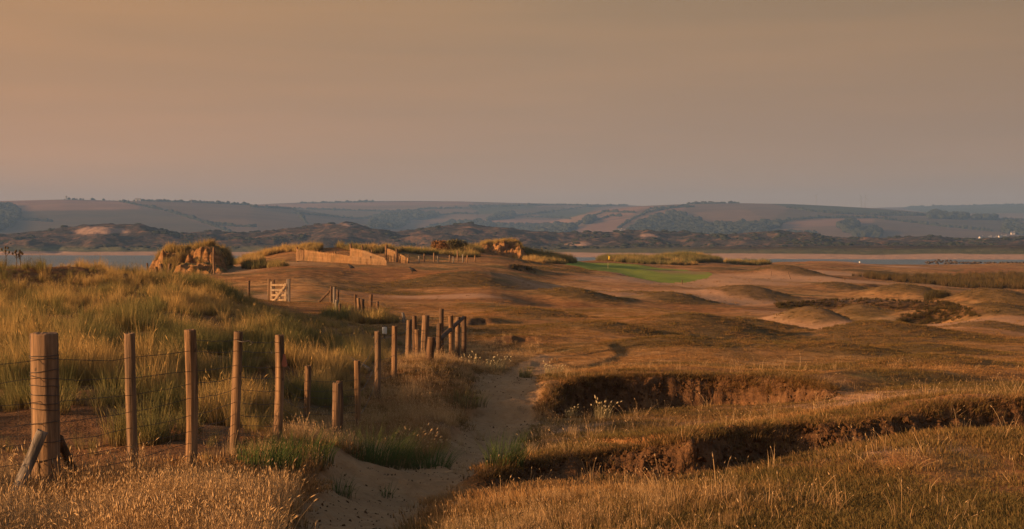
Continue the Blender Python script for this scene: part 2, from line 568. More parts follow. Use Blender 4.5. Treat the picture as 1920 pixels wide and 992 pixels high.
def make_ground_mat():
    m, t, b, o = newmat('turf_and_sand')
    v = objvec(t)
    big = noise(t, .055, 4, .55, v)
    mid = noise(t, .5, 5, .6, v)
    fine = noise(t, 5.0, 5, .65, v)
    vf = noise(t, 38.0, 3, .6, v)
    dry = ramp(t, mid, [(.30, (.23, .115, .04)), (.5, (.40, .212, .076)), (.70, (.52, .30, .125))])
    rust = ramp(t, mid, [(.3, (.22, .092, .032)), (.7, (.36, .17, .06))])
    dry = mix(t, ramp(t, big, [(.42, (0, 0, 0)), (.58, (1, 1, 1))]), dry, rust)
    grn = ramp(t, fine, [(.3, (.075, .068, .026)), (.7, (.14, .125, .05))])
    gm = ramp(t, noise(t, .16, 4, .6, v, .6), [(.52, (0, 0, 0)), (.64, (.85, .85, .85))])
    col = mix(t, gm, dry, grn)
    col = mix(t, ramp(t, fine, [(.25, (.55, .55, .55)), (.5, (0, 0, 0))]), col, (.10, .058, .027))
    col = mix(t, ramp(t, vf, [(.55, (0, 0, 0)), (.75, (.5, .5, .5))]), col, (.40, .28, .14))
    lump = noise(t, 1.5, 5, .65, v)
    col = mix(t, ramp(t, lump, [(.36, (.75, .75, .75)), (.52, (0, 0, 0))]), col, (.085, .058, .026))
    col = mix(t, ramp(t, lump, [(.56, (0, 0, 0)), (.70, (.6, .6, .6))]), col, (.42, .26, .115))
    rg = ramp(t, lump, [(.3, (.055, .043, .018)), (.55, (.115, .078, .031)), (.75, (.20, .125, .048))])  # rough grass tone; also stands in for shade on slopes and faces
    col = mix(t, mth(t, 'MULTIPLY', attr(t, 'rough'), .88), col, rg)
    pale = ramp(t, fine, [(.3, (.40, .235, .135)), (.7, (.58, .365, .225))])
    col = mix(t, attr(t, 'pale'), col, pale)
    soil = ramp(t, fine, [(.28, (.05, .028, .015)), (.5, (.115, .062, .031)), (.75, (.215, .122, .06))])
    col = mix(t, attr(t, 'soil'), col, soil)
    sand = ramp(t, fine, [(.25, (.24, .138, .066)), (.45, (.38, .228, .112)), (.75, (.47, .295, .155))])
    sand = mix(t, ramp(t, mid, [(.35, (.5, .5, .5)), (.6, (0, 0, 0))]), sand, (.27, .17, .09))
    col = mix(t, attr(t, 'sand'), col, sand)
    t.links.new(col, b.inputs['Base Color'])
    b.inputs['Roughness'].default_value = .95
    b.inputs['Specular IOR Level'].default_value = .08
    h = mth(t, 'ADD', mth(t, 'MULTIPLY', fine, 1.0), mth(t, 'MULTIPLY', vf, .35))
    bump(t, b, h, 1.0, .07)
    return m


def make_green_mat():
    m, t, b, o = newmat('putting_green_turf')
    v = objvec(t)
    n = noise(t, .35, 4, .6, v)
    n2 = noise(t, 6, 4, .6, v)
    c = ramp(t, n, [(.3, (.17, .235, .018)), (.7, (.25, .28, .027))])
    c = mix(t, ramp(t, n2, [(.4, (0, 0, 0)), (.8, (.35, .35, .35))]), c, (.20, .165, .04))
    c = mix(t, attr(t, 'pale'), c, (.27, .165, .07))
    t.links.new(c, b.inputs['Base Color'])
    b.inputs['Roughness'].default_value = .9
    bump(t, b, n2, .6, .04)
    return m


def make_grass_mat(name, root, tipA, tipB, head=None, transl=.35):
    m = bpy.data.materials.new(name)
    m.use_nodes = True
    t = m.node_tree
    t.nodes.clear()
    out = t.nodes.new('ShaderNodeOutputMaterial')
    tint = attr(t, 'tint', 'INSTANCER')
    br = attr(t, 'br')
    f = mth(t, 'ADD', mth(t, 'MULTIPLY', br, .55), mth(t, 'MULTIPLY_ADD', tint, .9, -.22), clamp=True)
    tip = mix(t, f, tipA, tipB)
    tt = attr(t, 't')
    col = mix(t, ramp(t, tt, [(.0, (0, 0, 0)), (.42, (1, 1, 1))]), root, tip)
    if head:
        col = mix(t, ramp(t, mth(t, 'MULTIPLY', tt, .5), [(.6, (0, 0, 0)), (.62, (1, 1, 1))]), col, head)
    d = nd(t, 'ShaderNodeBsdfDiffuse')
    tr = nd(t, 'ShaderNodeBsdfTranslucent')
    t.links.new(col, d.inputs[0])
    t.links.new(col, tr.inputs[0])
    ms = nd(t, 'ShaderNodeMixShader', inp={0: transl})
    t.links.new(d.outputs[0], ms.inputs[1])
    t.links.new(tr.outputs[0], ms.inputs[2])
    t.links.new(ms.outputs[0], out.inputs[0])
    return m


def make_wood_mat(name, c1, c2, c3, sx=26):
    m, t, b, o = newmat(name)
    v = objvec(t, (1, 1, .06))
    n = noise(t, sx, 6, .65, v, .4)
    n2 = noise(t, 3.0, 4, .6, objvec(t, (1, 1, .8)))
    crack = noise(t, sx*.6, 3, .5, objvec(t, (1, 1, .03)))
    c = ramp(t, n, [(.38, c1), (.5, c2), (.62, c3)])
    c = mix(t, ramp(t, n2, [(.45, (0, 0, 0)), (.75, (.55, .55, .55))]), c, c1)
    n3 = noise(t, 1.6, 3, .6, objvec(t, (1, 1, .5)))
    c = mix(t, ramp(t, n3, [(.5, (0, 0, 0)), (.66, (.6, .6, .6))]), c, tuple(x*y for x, y in zip(c1, (.62, .8, .85))))
    kn = noise(t, 14, 2, .5, objvec(t, (1, 1, .7)))
    c = mix(t, ramp(t, kn, [(.70, (0, 0, 0)), (.76, (.8, .8, .8))]), c, tuple(x*.3 for x in c1))
    ck = ramp(t, crack, [(.30, (1, 1, 1)), (.36, (0, 0, 0))])
    c = mix(t, ck, c, tuple(x*.3 for x in c1))
    oi = nd(t, 'ShaderNodeObjectInfo')
    gy = sum(c2)/3
    c = mix(t, mth(t, 'MULTIPLY', mth(t, 'POWER', oi.outputs['Random'], 1.5), .34), c, mix(t, n, (gy*.45, gy*.42, gy*.36), (gy*1.3, gy*1.18, gy*1.0)))
    t.links.new(c, b.inputs['Base Color'])
    b.inputs['Roughness'].default_value = .85
    bump(t, b, mth(t, 'SUBTRACT', n, ck), .9, .01)
    return m


M = {}
M['ground'] = make_ground_mat()
M['green'] = make_green_mat()
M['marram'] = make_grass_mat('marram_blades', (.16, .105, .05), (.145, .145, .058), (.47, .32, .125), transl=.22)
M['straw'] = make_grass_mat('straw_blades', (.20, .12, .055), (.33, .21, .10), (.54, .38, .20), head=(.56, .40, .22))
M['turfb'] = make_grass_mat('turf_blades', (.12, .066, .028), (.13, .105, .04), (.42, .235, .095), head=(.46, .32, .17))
M['greentuft'] = make_grass_mat('green_blades', (.10, .09, .04), (.085, .12, .04), (.13, .17, .06))
M['rush'] = make_grass_mat('rush_blades', (.08, .055, .03), (.075, .065, .03), (.17, .11, .045))
M['palep'] = make_grass_mat('pale_leaves', (.22, .17, .09), (.30, .26, .14), (.42, .34, .2), head=(.55, .46, .28))
M['wood'] = make_wood_mat('new_round_post', (.085, .05, .027), (.21, .122, .06), (.33, .20, .103))
M['woodg'] = make_wood_mat('grey_old_post', (.09, .078, .066), (.18, .155, .13), (.29, .255, .215))
M['woodd'] = make_wood_mat('dark_brown_wood', (.06, .036, .022), (.11, .066, .038), (.17, .10, .055))
M['woodp'] = make_wood_mat('pale_sawn_wood', (.42, .29, .16), (.58, .42, .25), (.68, .52, .33))
M['paling'] = make_wood_mat('chestnut_paling', (.30, .17, .075), (.44, .26, .115), (.55, .35, .17), 30)
M['wire'] = mat_simple('dull_galvanised_wire', (.035, .03, .026), (.07, .06, .05), 30, rough=.6, spec=.4)


# ------------------------------------------------------------------ ground mesh
cols = np.concatenate([np.linspace(-1500, -60, 46)[:-1], np.linspace(-60, 1980, 640), np.linspace(1980, 3400, 44)[1:]])
ld = np.concatenate([np.linspace(math.log(4), math.log(9.5), 40)[:-1], np.linspace(math.log(9.5), math.log(32), 330)[:-1],
                     np.linspace(math.log(32), math.log(330), 300)[:-1], np.linspace(math.log(330), math.log(700), 60)])
rows = np.exp(ld)
Xg = (cols[None, :]-960)*rows[:, None]/F
Yg = np.repeat(rows[:, None], len(cols), 1)
X, Y = Xg.ravel().copy(), Yg.ravel().copy()
Z = ground_rel(X, Y)
brs, faces_m = bank_raise(X, Y)
nearf = faces_m*(Y < 60)
Y += nearf*fbm(X*6, Z*14, 71, 3)*.09
Z += nearf*fbm(X*9, Y*14, 72, 3)*.07
path_m, blob_m = masks(X, Y)
U = 960+F*X/Y
# bare eroded soil on near scarps and blown-out patches on the dune
def ell(px, d, rx, ry, soft=.4, wob=.35, s=81):
    cx, cy = W(px, d)
    e = np.hypot((X-cx)/rx, (Y-cy)/ry)+fbm(X/rx*1.6, Y/ry*1.6, s, 3)*wob
    return 1-sstep(1-soft, 1+soft, e)


soil = faces_m*np.where(Y < 60, .97, .8)  # far faces: soil colour laid on to darken them in place of shade
def rough_shade_fn(x, y):
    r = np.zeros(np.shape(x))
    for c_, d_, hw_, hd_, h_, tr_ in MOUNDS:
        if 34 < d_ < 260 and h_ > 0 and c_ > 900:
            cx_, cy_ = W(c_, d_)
            r = np.maximum(r, sstep(.22, .5, np.exp(-(((x-cx_-hw_*.25)/hw_)**2+((y-cy_)/hd_)**2)*.8)+fbm(x/3, y/5, 64, 3)*.2))  # rough grass on mounds, shifted to darken their side away from the sun
    for p_, d_, rx_, ry_ in ((830, 106, 7, 5), (700, 98, 4, 4), (1150, 52, 5, 4), (1420, 54, 5, 4), (1700, 58, 4, 4), (1300, 64, 6, 3), (1800, 33, 3, 2.2), (1600, 33, 2.5, 1.6), (1200, 120, 5, 6), (1060, 175, 7, 10), (1750, 150, 9, 10), (1900, 125, 8, 8)):  # darker patches paint the shaded slope bands into the ground colour
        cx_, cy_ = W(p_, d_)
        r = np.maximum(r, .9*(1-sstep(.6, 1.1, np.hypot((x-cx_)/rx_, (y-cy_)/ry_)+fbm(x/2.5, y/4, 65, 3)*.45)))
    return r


rough = rough_shade_fn(X, Y)
rough = np.maximum(rough, np.clip(faces_m*(Y > 60), 0, 1))  # far bunker faces painted darker, standing in for shade
for p in ((180, 17.6, 1.1, 1.3), (150, 15.2, 1.0, .9), (90, 15.8, .8, .9), (300, 13.6, .7, .6), (640, 42, 1.1, 1.6), (330, 50, 2.4, 3), (1010, 15.2, .8, .4)):
    soil = np.maximum(soil, ell(*p)*.85)
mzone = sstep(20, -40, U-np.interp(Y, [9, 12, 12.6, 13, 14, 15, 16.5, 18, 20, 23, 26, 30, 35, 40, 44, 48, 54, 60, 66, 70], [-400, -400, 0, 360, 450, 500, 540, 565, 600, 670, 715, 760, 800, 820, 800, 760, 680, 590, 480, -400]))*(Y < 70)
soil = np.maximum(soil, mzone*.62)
pale = np.zeros(len(X))
for p in ((1330, 118, 11, 14), (1600, 76, 6, 5), (1750, 80, 6, 5), (1720, 92, 8, 3), (1350, 170, 10, 10), (1480, 235, 12, 8), (1640, 24.5, 1.6, 1.6), (1750, 24, 2, 1.3),
          (1840, 15.6, 1.0, .6), (820, 90, 4, 3), (1900, 70, 5, 7), (1100, 21.5, 1.6, 2.0), (1560, 14.4, .9, .5), (1500, 190, 14, 9), (1650, 330, 16, 9), (1230, 150, 6, 10)):
    pale = np.maximum(pale, ell(*p, .6, .6, 83)*.75)
sandm = np.maximum(path_m, blob_m*.95)
for p in ((470, 128, 4.2, 9), (500, 142, 5, 6), (440, 118, 2.5, 8), (495, 84, 1.2, 9)):
    sandm = np.maximum(sandm, ell(*p)*.9)
sandm = np.maximum(sandm, sstep(-6.6, -8.2, Z)*.9)
green_poly = [W(a, b) for a, b in ((1028, 206), (1060, 228), (1120, 236), (1200, 238), (1270, 226), (1335, 200), (1325, 176), (1290, 163), (1235, 160), (1180, 165), (1120, 178), (1060, 192))]
gpale = ell(1265, 206, 3.6, 10)*.8
V = np.stack([X, Y, Z+ZC], 1)
nr, nc = len(rows), len(cols)
idx = np.arange(nr*nc).reshape(nr, nc)
Q = np.stack([idx[:-1, :-1], idx[:-1, 1:], idx[1:, 1:], idx[1:, :-1]], 2).reshape(-1, 4)
fx, fy = X[Q].mean(1), Y[Q].mean(1)
cat = np.zeros(len(Q), int)
cat[sandm[Q].mean(1)*(fy < 41) > .5] = 1
cat[in_poly(fx, fy, green_poly)] = 2
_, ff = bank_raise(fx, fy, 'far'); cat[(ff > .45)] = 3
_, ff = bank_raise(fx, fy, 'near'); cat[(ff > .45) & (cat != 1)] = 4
pale_all = np.maximum(pale*(1-soil)*(1-.85*rough), 0)
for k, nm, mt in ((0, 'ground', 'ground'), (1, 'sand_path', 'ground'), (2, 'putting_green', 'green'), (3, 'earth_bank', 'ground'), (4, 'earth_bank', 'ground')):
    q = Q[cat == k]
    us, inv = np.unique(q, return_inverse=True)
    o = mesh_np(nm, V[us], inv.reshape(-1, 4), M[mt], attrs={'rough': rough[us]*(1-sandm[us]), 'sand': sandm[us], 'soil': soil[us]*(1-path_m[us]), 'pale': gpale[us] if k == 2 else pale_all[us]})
    lab = {0: 'rolling parched golf links turf and dunes', 1: 'worn sandy footpath winding beside the wire fence', 2: 'bright green putting green around the yellow flag',
           3: 'eroded earth bank right of the sandy path, the farther one', 4: 'nearest eroded earth bank crossing the lower right'}[k]
    tag(o, lab, None, None, 'structure')

# ------------------------------------------------------------------ water
def make_water():
    m, t, b, o = newmat('estuary_water')
    v = objvec(t, (.05, .16, 1))
    n = noise(t, 1.0, 5, .6, v)
    n2 = noise(t, .25, 3, .5, v)
    t.links.new(ramp(t, n2, [(.35, (.075, .11, .13)), (.65, (.11, .15, .17))]), b.inputs['Base Color'])
    b.inputs['Roughness'].default_value = .34
    b.inputs['Specular IOR Level'].default_value = .5
    b.inputs['IOR'].default_value = 1.33
    bump(t, b, n, 1.0, 4.0)
    return m


M['water'] = make_water()
o = mesh_np('water', [(-5000, 170, 0), (5000, 170, 0), (5000, 2200, 0), (-5000, 2200, 0)], np.array([[0, 1, 2, 3]]), M['water'])
tag(o, 'calm blue grey estuary water behind the links', None, None, 'structure')

# ------------------------------------------------------------------ far shore: beach and dunes
CRX = [-900, -300, 0, 60, 100, 150, 200, 260, 300, 340, 400, 460, 520, 560, 600, 650, 700, 740, 790, 840, 880, 940, 1000, 1090, 1150, 1210, 1290, 1340, 1400, 1460, 1510, 1560, 1650, 1700, 1760, 1810, 1870, 1920, 2300, 2900]
CRY = [436, 438, 441, 437, 432, 424, 421, 423, 431, 438, 436, 438, 435, 431, 425, 419, 429, 437, 429, 424, 421, 429, 436, 440, 438, 433, 440, 444, 441, 435, 440, 447, 449, 446, 444, 452, 450, 447, 440, 444]
BEX = [-900, 0, 300, 700, 960, 1200, 1500, 1920, 2900]
BED = [1360, 1335, 1310, 1250, 1180, 1080, 985, 955, 930]       # distance of the far water's edge


def far_rel(x, y):
    u = 960+F*x/y
    be = np.interp(u, BEX, BED)
    dc = 1930.0
    crest = (HY-np.interp(u, CRX, CRY))*dc/F
    b0 = be+np.interp(u, [0, 600, 1000, 1300, 1920], [160, 160, 190, 110, 95])
    z = -9.3+np.clip((y-be)/(b0-be), -1, 1)*2.6
    fore = sstep(0, 1, (y-b0)/90)
    z = z+fore*np.interp(u, [0, 400, 900, 1500, 1920], [1.5, 2.0, 2.5, 6.0, 7.5])*.8
    rise = sstep(1480, 1850, y+fbm(x/60, y/60, 5, 3)*90)
    tgt = crest*(1-.25*np.abs(fbm(x/140, y/140, 8, 2)))
    z = z*(1-rise)+tgt*rise
    rid = 1-np.abs(fbm(x/60+y/300, y/95, 91, 3))*2
    amp = np.interp(y, [1400, 1560, 1900, 2000, 2300], [0, 2.4, 2.2, 3.0, 3.0])
    z = z+rid*amp*1.7-amp*.8+fbm(x/16, y/22, 94, 3)*amp*.9
    back = sstep(dc+40, 2500, y)
    z = z*(1-back)+(-4)*back
    z = np.where(y < be+30, np.minimum(z, -9.2+np.clip((y-be), -80, 40)*.02), z)
    return z


uc = np.linspace(-900, 2800, 900)
yr = np.concatenate([np.linspace(900, 1450, 90)[:-1], np.linspace(1450, 2060, 210)[:-1], np.linspace(2060, 2600, 30)])
X = ((uc[None, :]-960)*yr[:, None]/F).ravel(); Y = np.repeat(yr[:, None], len(uc), 1).ravel()
Z = far_rel(X, Y)
U = 960+F*X/Y
be = np.interp(U, BEX, BED)
PY = HY-F*Z/Y
beach = sstep(-6.2, -6.9, Z+fbm(X/40, Y/30, 7, 3)*.5)
blow = .7*sstep(1, .6, np.hypot((U-185)/60, (PY-432)/9)+fbm(U/30, PY/9, 12, 3)*.5)*(Y > 1600)
for a, b, c, e in ((1090, 458, 30, 4), (1215, 441, 20, 5), (655, 421, 22, 4)):
    blow = np.maximum(blow, .8*sstep(1, .5, np.hypot((U-a)/c, (PY-b)/e)+fbm(U/14, PY/5, 13, 3)*.5)*(Y > 1450))
greenm = sstep(-1.0, -4.5, Z+fbm(X/90, Y/50, 15, 3)*2)*np.interp(U, [0, 300, 600, 1900], [1, .9, .75, .8])
nr, nc = len(yr), len(uc)
idx = np.arange(nr*nc).reshape(nr, nc)
Q = np.stack([idx[:-1, :-1], idx[:-1, 1:], idx[1:, 1:], idx[1:, :-1]], 2).reshape(-1, 4)


def make_far_mat():
    m, t, b, o = newmat('far_dune_heath')
    v = objvec(t)
    n = noise(t, .035, 6, .65, v, .5)
    n2 = noise(t, .12, 5, .65, v)
    heath = ramp(t, n, [(.32, (.038, .034, .028)), (.48, (.065, .050, .038)), (.60, (.14, .088, .058)), (.74, (.22, .145, .095))])
    heath = mix(t, ramp(t, n2, [(.45, (0, 0, 0)), (.56, (.8, .8, .8))]), heath, (.035, .036, .028))
    g = ramp(t, n2, [(.35, (.075, .085, .04)), (.65, (.15, .145, .075))])
    c = mix(t, attr(t, 'grn'), heath, g)
    s = ramp(t, n2, [(.3, (.36, .235, .165)), (.7, (.46, .31, .22))])
    c = mix(t, attr(t, 'sand'), c, s)
    t.links.new(c, b.inputs['Base Color'])
    b.inputs['Roughness'].default_value = 1
    b.inputs['Specular IOR Level'].default_value = 0
    bump(t, b, n2, .9, 3.0)
    return m


M['far'] = make_far_mat()
fcat = (beach[Q].mean(1) > .5)
for k, nm, lab in ((False, 'far_dunes', 'dark heathy dunes along the far shore below the hills'), (True, 'beach', 'pale pink sand beach on the far side of the water')):
    q = Q[fcat == k]
    us, inv = np.unique(q, return_inverse=True)
    o = mesh_np(nm, np.stack([X, Y, Z+ZC], 1)[us], inv.reshape(-1, 4), M['far'], attrs={'grn': greenm[us], 'sand': np.maximum(beach, blow)[us]})
    tag(o, lab, None, None, 'structure')

# ------------------------------------------------------------------ hills
LAY = [   # crest distance, foot distance, columns, crest rows
    (4600, 2900, [-2400, -600, 0, 120, 250, 360, 470, 540, 620, 700, 780, 900, 1100], [378, 378, 376, 373.5, 376, 379, 384, 392, 403, 414, 425, 440, 470]),
    (4700, 3000, [700, 900, 1000, 1100, 1200, 1290, 1400, 1480, 1540, 1650, 1720, 1800, 1900, 2100, 2500], [475, 452, 425, 398, 386, 382, 380, 381, 384, 390, 397, 404, 412, 426, 440]),
    (6300, 3600, [100, 300, 470, 560, 700, 860, 930, 1060, 1160, 1300, 1500, 1700], [470, 402, 385, 381, 378.5, 379, 381, 384, 385.5, 392, 420, 450]),
    (7600, 4000, [1300, 1500, 1650, 1700, 1800, 1920, 2200, 3600], [430, 400, 389, 388, 386, 383, 380, 384]),
]


def hill_rel(x, y):
    u = 960+F*x/y
    z = np.full(np.shape(x), -6.0)
    for dc, df, cx, cy in LAY:
        zc = (HY-np.interp(u, cx, cy))*dc/F
        t = (y-df)/(dc-df)
        prof = np.where(t < 1, sstep(-.15, 1.12, t)/sstep(-.15, 1.12, 1.0), 1-np.clip((y-dc)/(dc*.5), 0, 1)**1.5)
        lay = -6+(zc+6)*prof
        z = np.maximum(z, lay)
    z = z+fbm(x/900, y/700, 101, 3)*9*sstep(2900, 3600, y)*sstep(0, 60, z+20)
    return z


uc = np.linspace(-1500, 3400, 620)
yr = np.concatenate([np.linspace(2500, 4900, 260)[:-1], np.linspace(4900, 8000, 150), [8600, 9500]])
X = ((uc[None, :]-960)*yr[:, None]/F).ravel(); Y = np.repeat(yr[:, None], len(uc), 1).ravel()
Z = hill_rel(X, Y)
U = 960+F*X/Y
PY = HY-F*Z/Y
TAN, PINK, OLV, GRN, BRN = (.36, .235, .135), (.46, .27, .165), (.21, .165, .095), (.14, .15, .075), (.29, .20, .12)
FIELDS = [
    (BRN, [(-1500, 340), (3400, 340), (3400, 470), (-1500, 470)]),
    (PINK, [(-300, 370), (260, 378), (260, 392), (-300, 400)]), (OLV, [(-300, 400), (300, 394), (430, 438), (-300, 445)]), (BRN, [(225, 378), (480, 386), (560, 404), (430, 438), (330, 402)]),
    (OLV, [(0, 413), (200, 418), (330, 440), (0, 440)]),
    (PINK, [(470, 384), (880, 377), (890, 387), (740, 393), (470, 389)]), (TAN, [(600, 386), (880, 384), (880, 390), (640, 394)]), (OLV, [(480, 392), (760, 396), (740, 412), (560, 402)]),
    (BRN, [(560, 402), (740, 412), (700, 436), (520, 436)]), (BRN, [(740, 397), (900, 393), (860, 402), (740, 412)]), (TAN, [(835, 402), (892, 404), (896, 416), (800, 416)]),
    (GRN, [(880, 386), (1010, 385), (990, 396), (900, 402)]), (PINK, [(905, 413), (968, 407), (1000, 412), (1070, 412), (1060, 424), (925, 420)]),
    (GRN, [(1000, 402), (1060, 394), (1125, 387), (1090, 405), (1050, 410)]), (OLV, [(960, 392), (1070, 386), (1060, 392), (960, 404)]),
    (TAN, [(1062, 410), (1120, 396), (1140, 397), (1100, 416), (1080, 425)]), (PINK, [(1120, 396), (1150, 389), (1230, 386), (1190, 398), (1140, 397)]),
    (PINK, [(1115, 412), (1140, 399), (1190, 400), (1178, 406), (1120, 416)]), (PINK, [(1080, 430), (1120, 417), (1180, 408), (1160, 428), (1140, 440), (1080, 440)]),
    (PINK, [(1195, 412), (1240, 393), (1330, 384), (1300, 392), (1250, 402), (1200, 420)]), (BRN, [(1290, 385), (1440, 381), (1500, 400), (1440, 424), (1340, 426), (1270, 400)]),
    (TAN, [(1300, 398), (1400, 392), (1440, 416), (1350, 424)]), (GRN, [(1440, 381), (1540, 384), (1740, 400), (1560, 399), (1480, 390)]), (OLV, [(1480, 391), (1560, 401), (1640, 405), (1500, 410), (1440, 415)]),
    (PINK, [(1430, 430), (1470, 417), (1560, 411), (1640, 410), (1640, 418), (1560, 424), (1440, 428)]), (TAN, [(1440, 430), (1570, 424), (1600, 445), (1440, 445)]),
    (BRN, [(1640, 410), (1760, 424), (1860, 436), (1840, 448), (1650, 445)]), (OLV, [(1650, 405), (1920, 415), (1920, 436), (1860, 434), (1760, 422)]),
    (GRN, [(1640, 380), (3400, 370), (3400, 400), (1740, 400)]),
]
colr = np.zeros((len(X), 4)); colr[:, 3] = 1
Uw = U+fbm(U/20, PY/6, 5, 2)*2; Pw = PY+fbm(U/24, PY/8, 6, 2)*.7
for c, pl in FIELDS:
    m = in_poly(Uw, Pw, pl)
    colr[m, :3] = c
WOODS = [[(-400, 384), (-60, 386), (20, 386), (36, 398), (34, 412), (20, 425), (-10, 437), (-400, 440)], [(688, 428), (700, 408), (730, 402), (762, 404), (766, 416), (745, 430)], [(800, 430), (840, 420), (900, 418), (930, 424), (900, 436), (800, 436)],
         [(935, 424), (1000, 424), (1060, 425), (1075, 430), (1060, 442), (940, 440)], [(1180, 434), (1215, 414), (1255, 402), (1275, 403), (1300, 416), (1330, 426), (1345, 424), (1440, 420), (1440, 446), (1180, 444)],
         [(1572, 424), (1592, 417), (1612, 422), (1605, 434), (1590, 438)], [(1600, 438), (1635, 430), (1650, 436), (1645, 446), (1605, 446)], [(1740, 402), (1760, 399), (1775, 404), (1815, 405), (1812, 412), (1742, 410)],
         [(1822, 409), (1840, 404), (1866, 406), (1866, 413), (1824, 412)], [(1882, 424), (1894, 417), (1905, 421), (1925, 430), (1920, 442), (1880, 436)], [(740, 405), (780, 398), (830, 402), (800, 412), (750, 412)], [(930, 404), (965, 401), (960, 410), (915, 414)],
         [(1095, 416), (1113, 408), (1116, 414), (1100, 422)], [(1440, 425), (1460, 420), (1462, 426), (1440, 431)]]
HEDGES = [[(225, 378), (300, 393), (350, 407), (390, 420), (430, 436)], [(36, 412), (95, 416)], [(380, 418), (430, 424), (480, 426)], [(470, 388), (560, 392), (740, 397), (800, 392), (900, 390), (1000, 384)], [(550, 400), (600, 404), (660, 410), (760, 412), (860, 400), (896, 402)],
          [(550, 392), (562, 402), (575, 420)], [(880, 387), (1000, 385), (1060, 384), (1120, 386)], [(960, 406), (1030, 398), (1100, 388), (1190, 384)], [(990, 407), (1050, 409), (1070, 411)], [(1080, 424), (1105, 408), (1135, 397), (1190, 399)], [(1115, 415), (1145, 405), (1165, 406)], [(1160, 428), (1185, 412), (1215, 398), (1290, 385)],
          [(1220, 391), (1300, 388)], [(1440, 424), (1490, 412), (1530, 409), (1570, 408), (1640, 409), (1690, 415), (1760, 424), (1860, 434)], [(1475, 389), (1520, 396), (1570, 401), (1650, 404), (1740, 404), (1920, 414)], [(1500, 382), (1560, 385), (1612, 388)], [(1640, 404), (1700, 399)],
          [(0, 375.5), (120, 373.5), (250, 376.5), (360, 379.5), (470, 385)], [(560, 381), (700, 378.5)], [(1290, 382.5), (1400, 380.5), (1480, 381.5)], [(1700, 388), (1920, 383.5)], [(1530, 437), (1440, 436)], [(960, 422), (1060, 426)]]
wm = np.zeros(len(X), bool)
for pl in WOODS:
    wm |= in_poly(Uw, Pw, pl)
colr[wm, :3] = (.03, .034, .02)
nr, nc = len(yr), len(uc)
idx = np.arange(nr*nc).reshape(nr, nc)
Q = np.stack([idx[:-1, :-1], idx[:-1, 1:], idx[1:, 1:], idx[1:, :-1]], 2).reshape(-1, 4)


def make_hill_mat():
    m, t, b, o = newmat('farmed_hillside')
    v = objvec(t)
    n = noise(t, .006, 6, .6, v)
    c = mix(t, 1.0, attr(t, 'fld', out='Color'), ramp(t, n, [(.3, (.36, .38, .40)), (.7, (.60, .585, .555))]), 'MULTIPLY')
    t.links.new(c, b.inputs['Base Color'])
    b.inputs['Roughness'].default_value = 1
    b.inputs['Specular IOR Level'].default_value = 0
    return m


M['hill'] = make_hill_mat()
o = mesh_np('hills', np.stack([X, Y, Z+ZC], 1), Q, M['hill'], attrs={'fld': colr})
tag(o, 'far farmed hills in haze along the skyline', None, None, 'structure')


# ------------------------------------------------------------------ instanced vegetation
def clump(name, n, rad, lmin, lmax, wid, lean, mat, seg=3, heads=0.0, bias=(0.0, 0.0), seed=0, curve=.7, headw=2.2, stiff=0.0):
    g = np.random.default_rng(seed)
    V, Qd, T, tt, br = [], [], [], [], []
    nv = 0
    for i in range(n):
        a = g.uniform(0, 2*math.pi); r = rad*math.sqrt(g.uniform())
        bx, by = r*math.cos(a), r*math.sin(a)
        L = g.uniform(lmin, lmax)*(1-.3*(r/max(rad, 1e-6))**2)
        az = a+g.normal(0, .7)
        ln = lean*abs(g.normal(.6, .4))+stiff
        dx, dy = math.cos(az)*ln+bias[0], math.sin(az)*ln+bias[1]
        w = wid*g.uniform(.7, 1.3)
        fa = g.uniform(0, math.pi)
        wx, wy = math.cos(fa)*w/2, math.sin(fa)*w/2
        b = g.uniform()
        is_h = g.uniform() < heads
        pts = []
        for s in range(seg+1):
            u = s/seg
            h = L*u*(1-.18*curve*(dx*dx+dy*dy)*u)
            pts.append((bx+dx*L*(u*(1-curve)+curve*u*u), by+dy*L*(u*(1-curve)+curve*u*u), h))
        for s, p in enumerate(pts):
            u = s/seg
            k = (1-u**1.6) if not is_h else .55
            if s < seg or is_h:
                V += [(p[0]-wx*k, p[1]-wy*k, p[2]-(.02 if s == 0 else 0)), (p[0]+wx*k, p[1]+wy*k, p[2]-(.02 if s == 0 else 0))]
                tt += [u, u]; br += [b, b]
            else:
                V.append(p); tt.append(u); br.append(b)
        for s in range(seg-1 if not is_h else seg):
            k = nv+2*s
            Qd.append((k, k+1, k+3, k+2))
        if not is_h:
            k = nv+2*(seg-1)
            T.append((k, k+1, k+2))
        nv = len(V)
        if is_h:
            p, p0 = Vector(pts[-1]), Vector(pts[-2])
            d = (p-p0).normalized(); d = (d+Vector((dx*.5, dy*.5, -.15))).normalized()
            s1 = d.cross(Vector((0, 0, 1))); s1 = s1.normalized() if s1.length > .01 else Vector((1, 0, 0))
            s2 = d.cross(s1)
            hl = L*g.uniform(.16, .26); hw = w*headw
            mid = p+d*hl*.4
            V += [tuple(p-d*hl*.05)]+[tuple(mid+s1*hw*math.cos(q)+s2*hw*math.sin(q)) for q in (0, 2.09, 4.19)]+[tuple(p+d*hl)]
            tt += [1.4]*5; br += [b]*5
            for q in range(3):
                T += [(nv, nv+1+q, nv+1+(q+1) % 3), (nv+4, nv+1+(q+1) % 3, nv+1+q)]
            nv = len(V)
    return mesh_np(name, V, [np.array(Qd).reshape(-1, 4), np.array(T).reshape(-1, 3)], mat, smooth=True, attrs={'t': tt, 'br': br}, link=False)


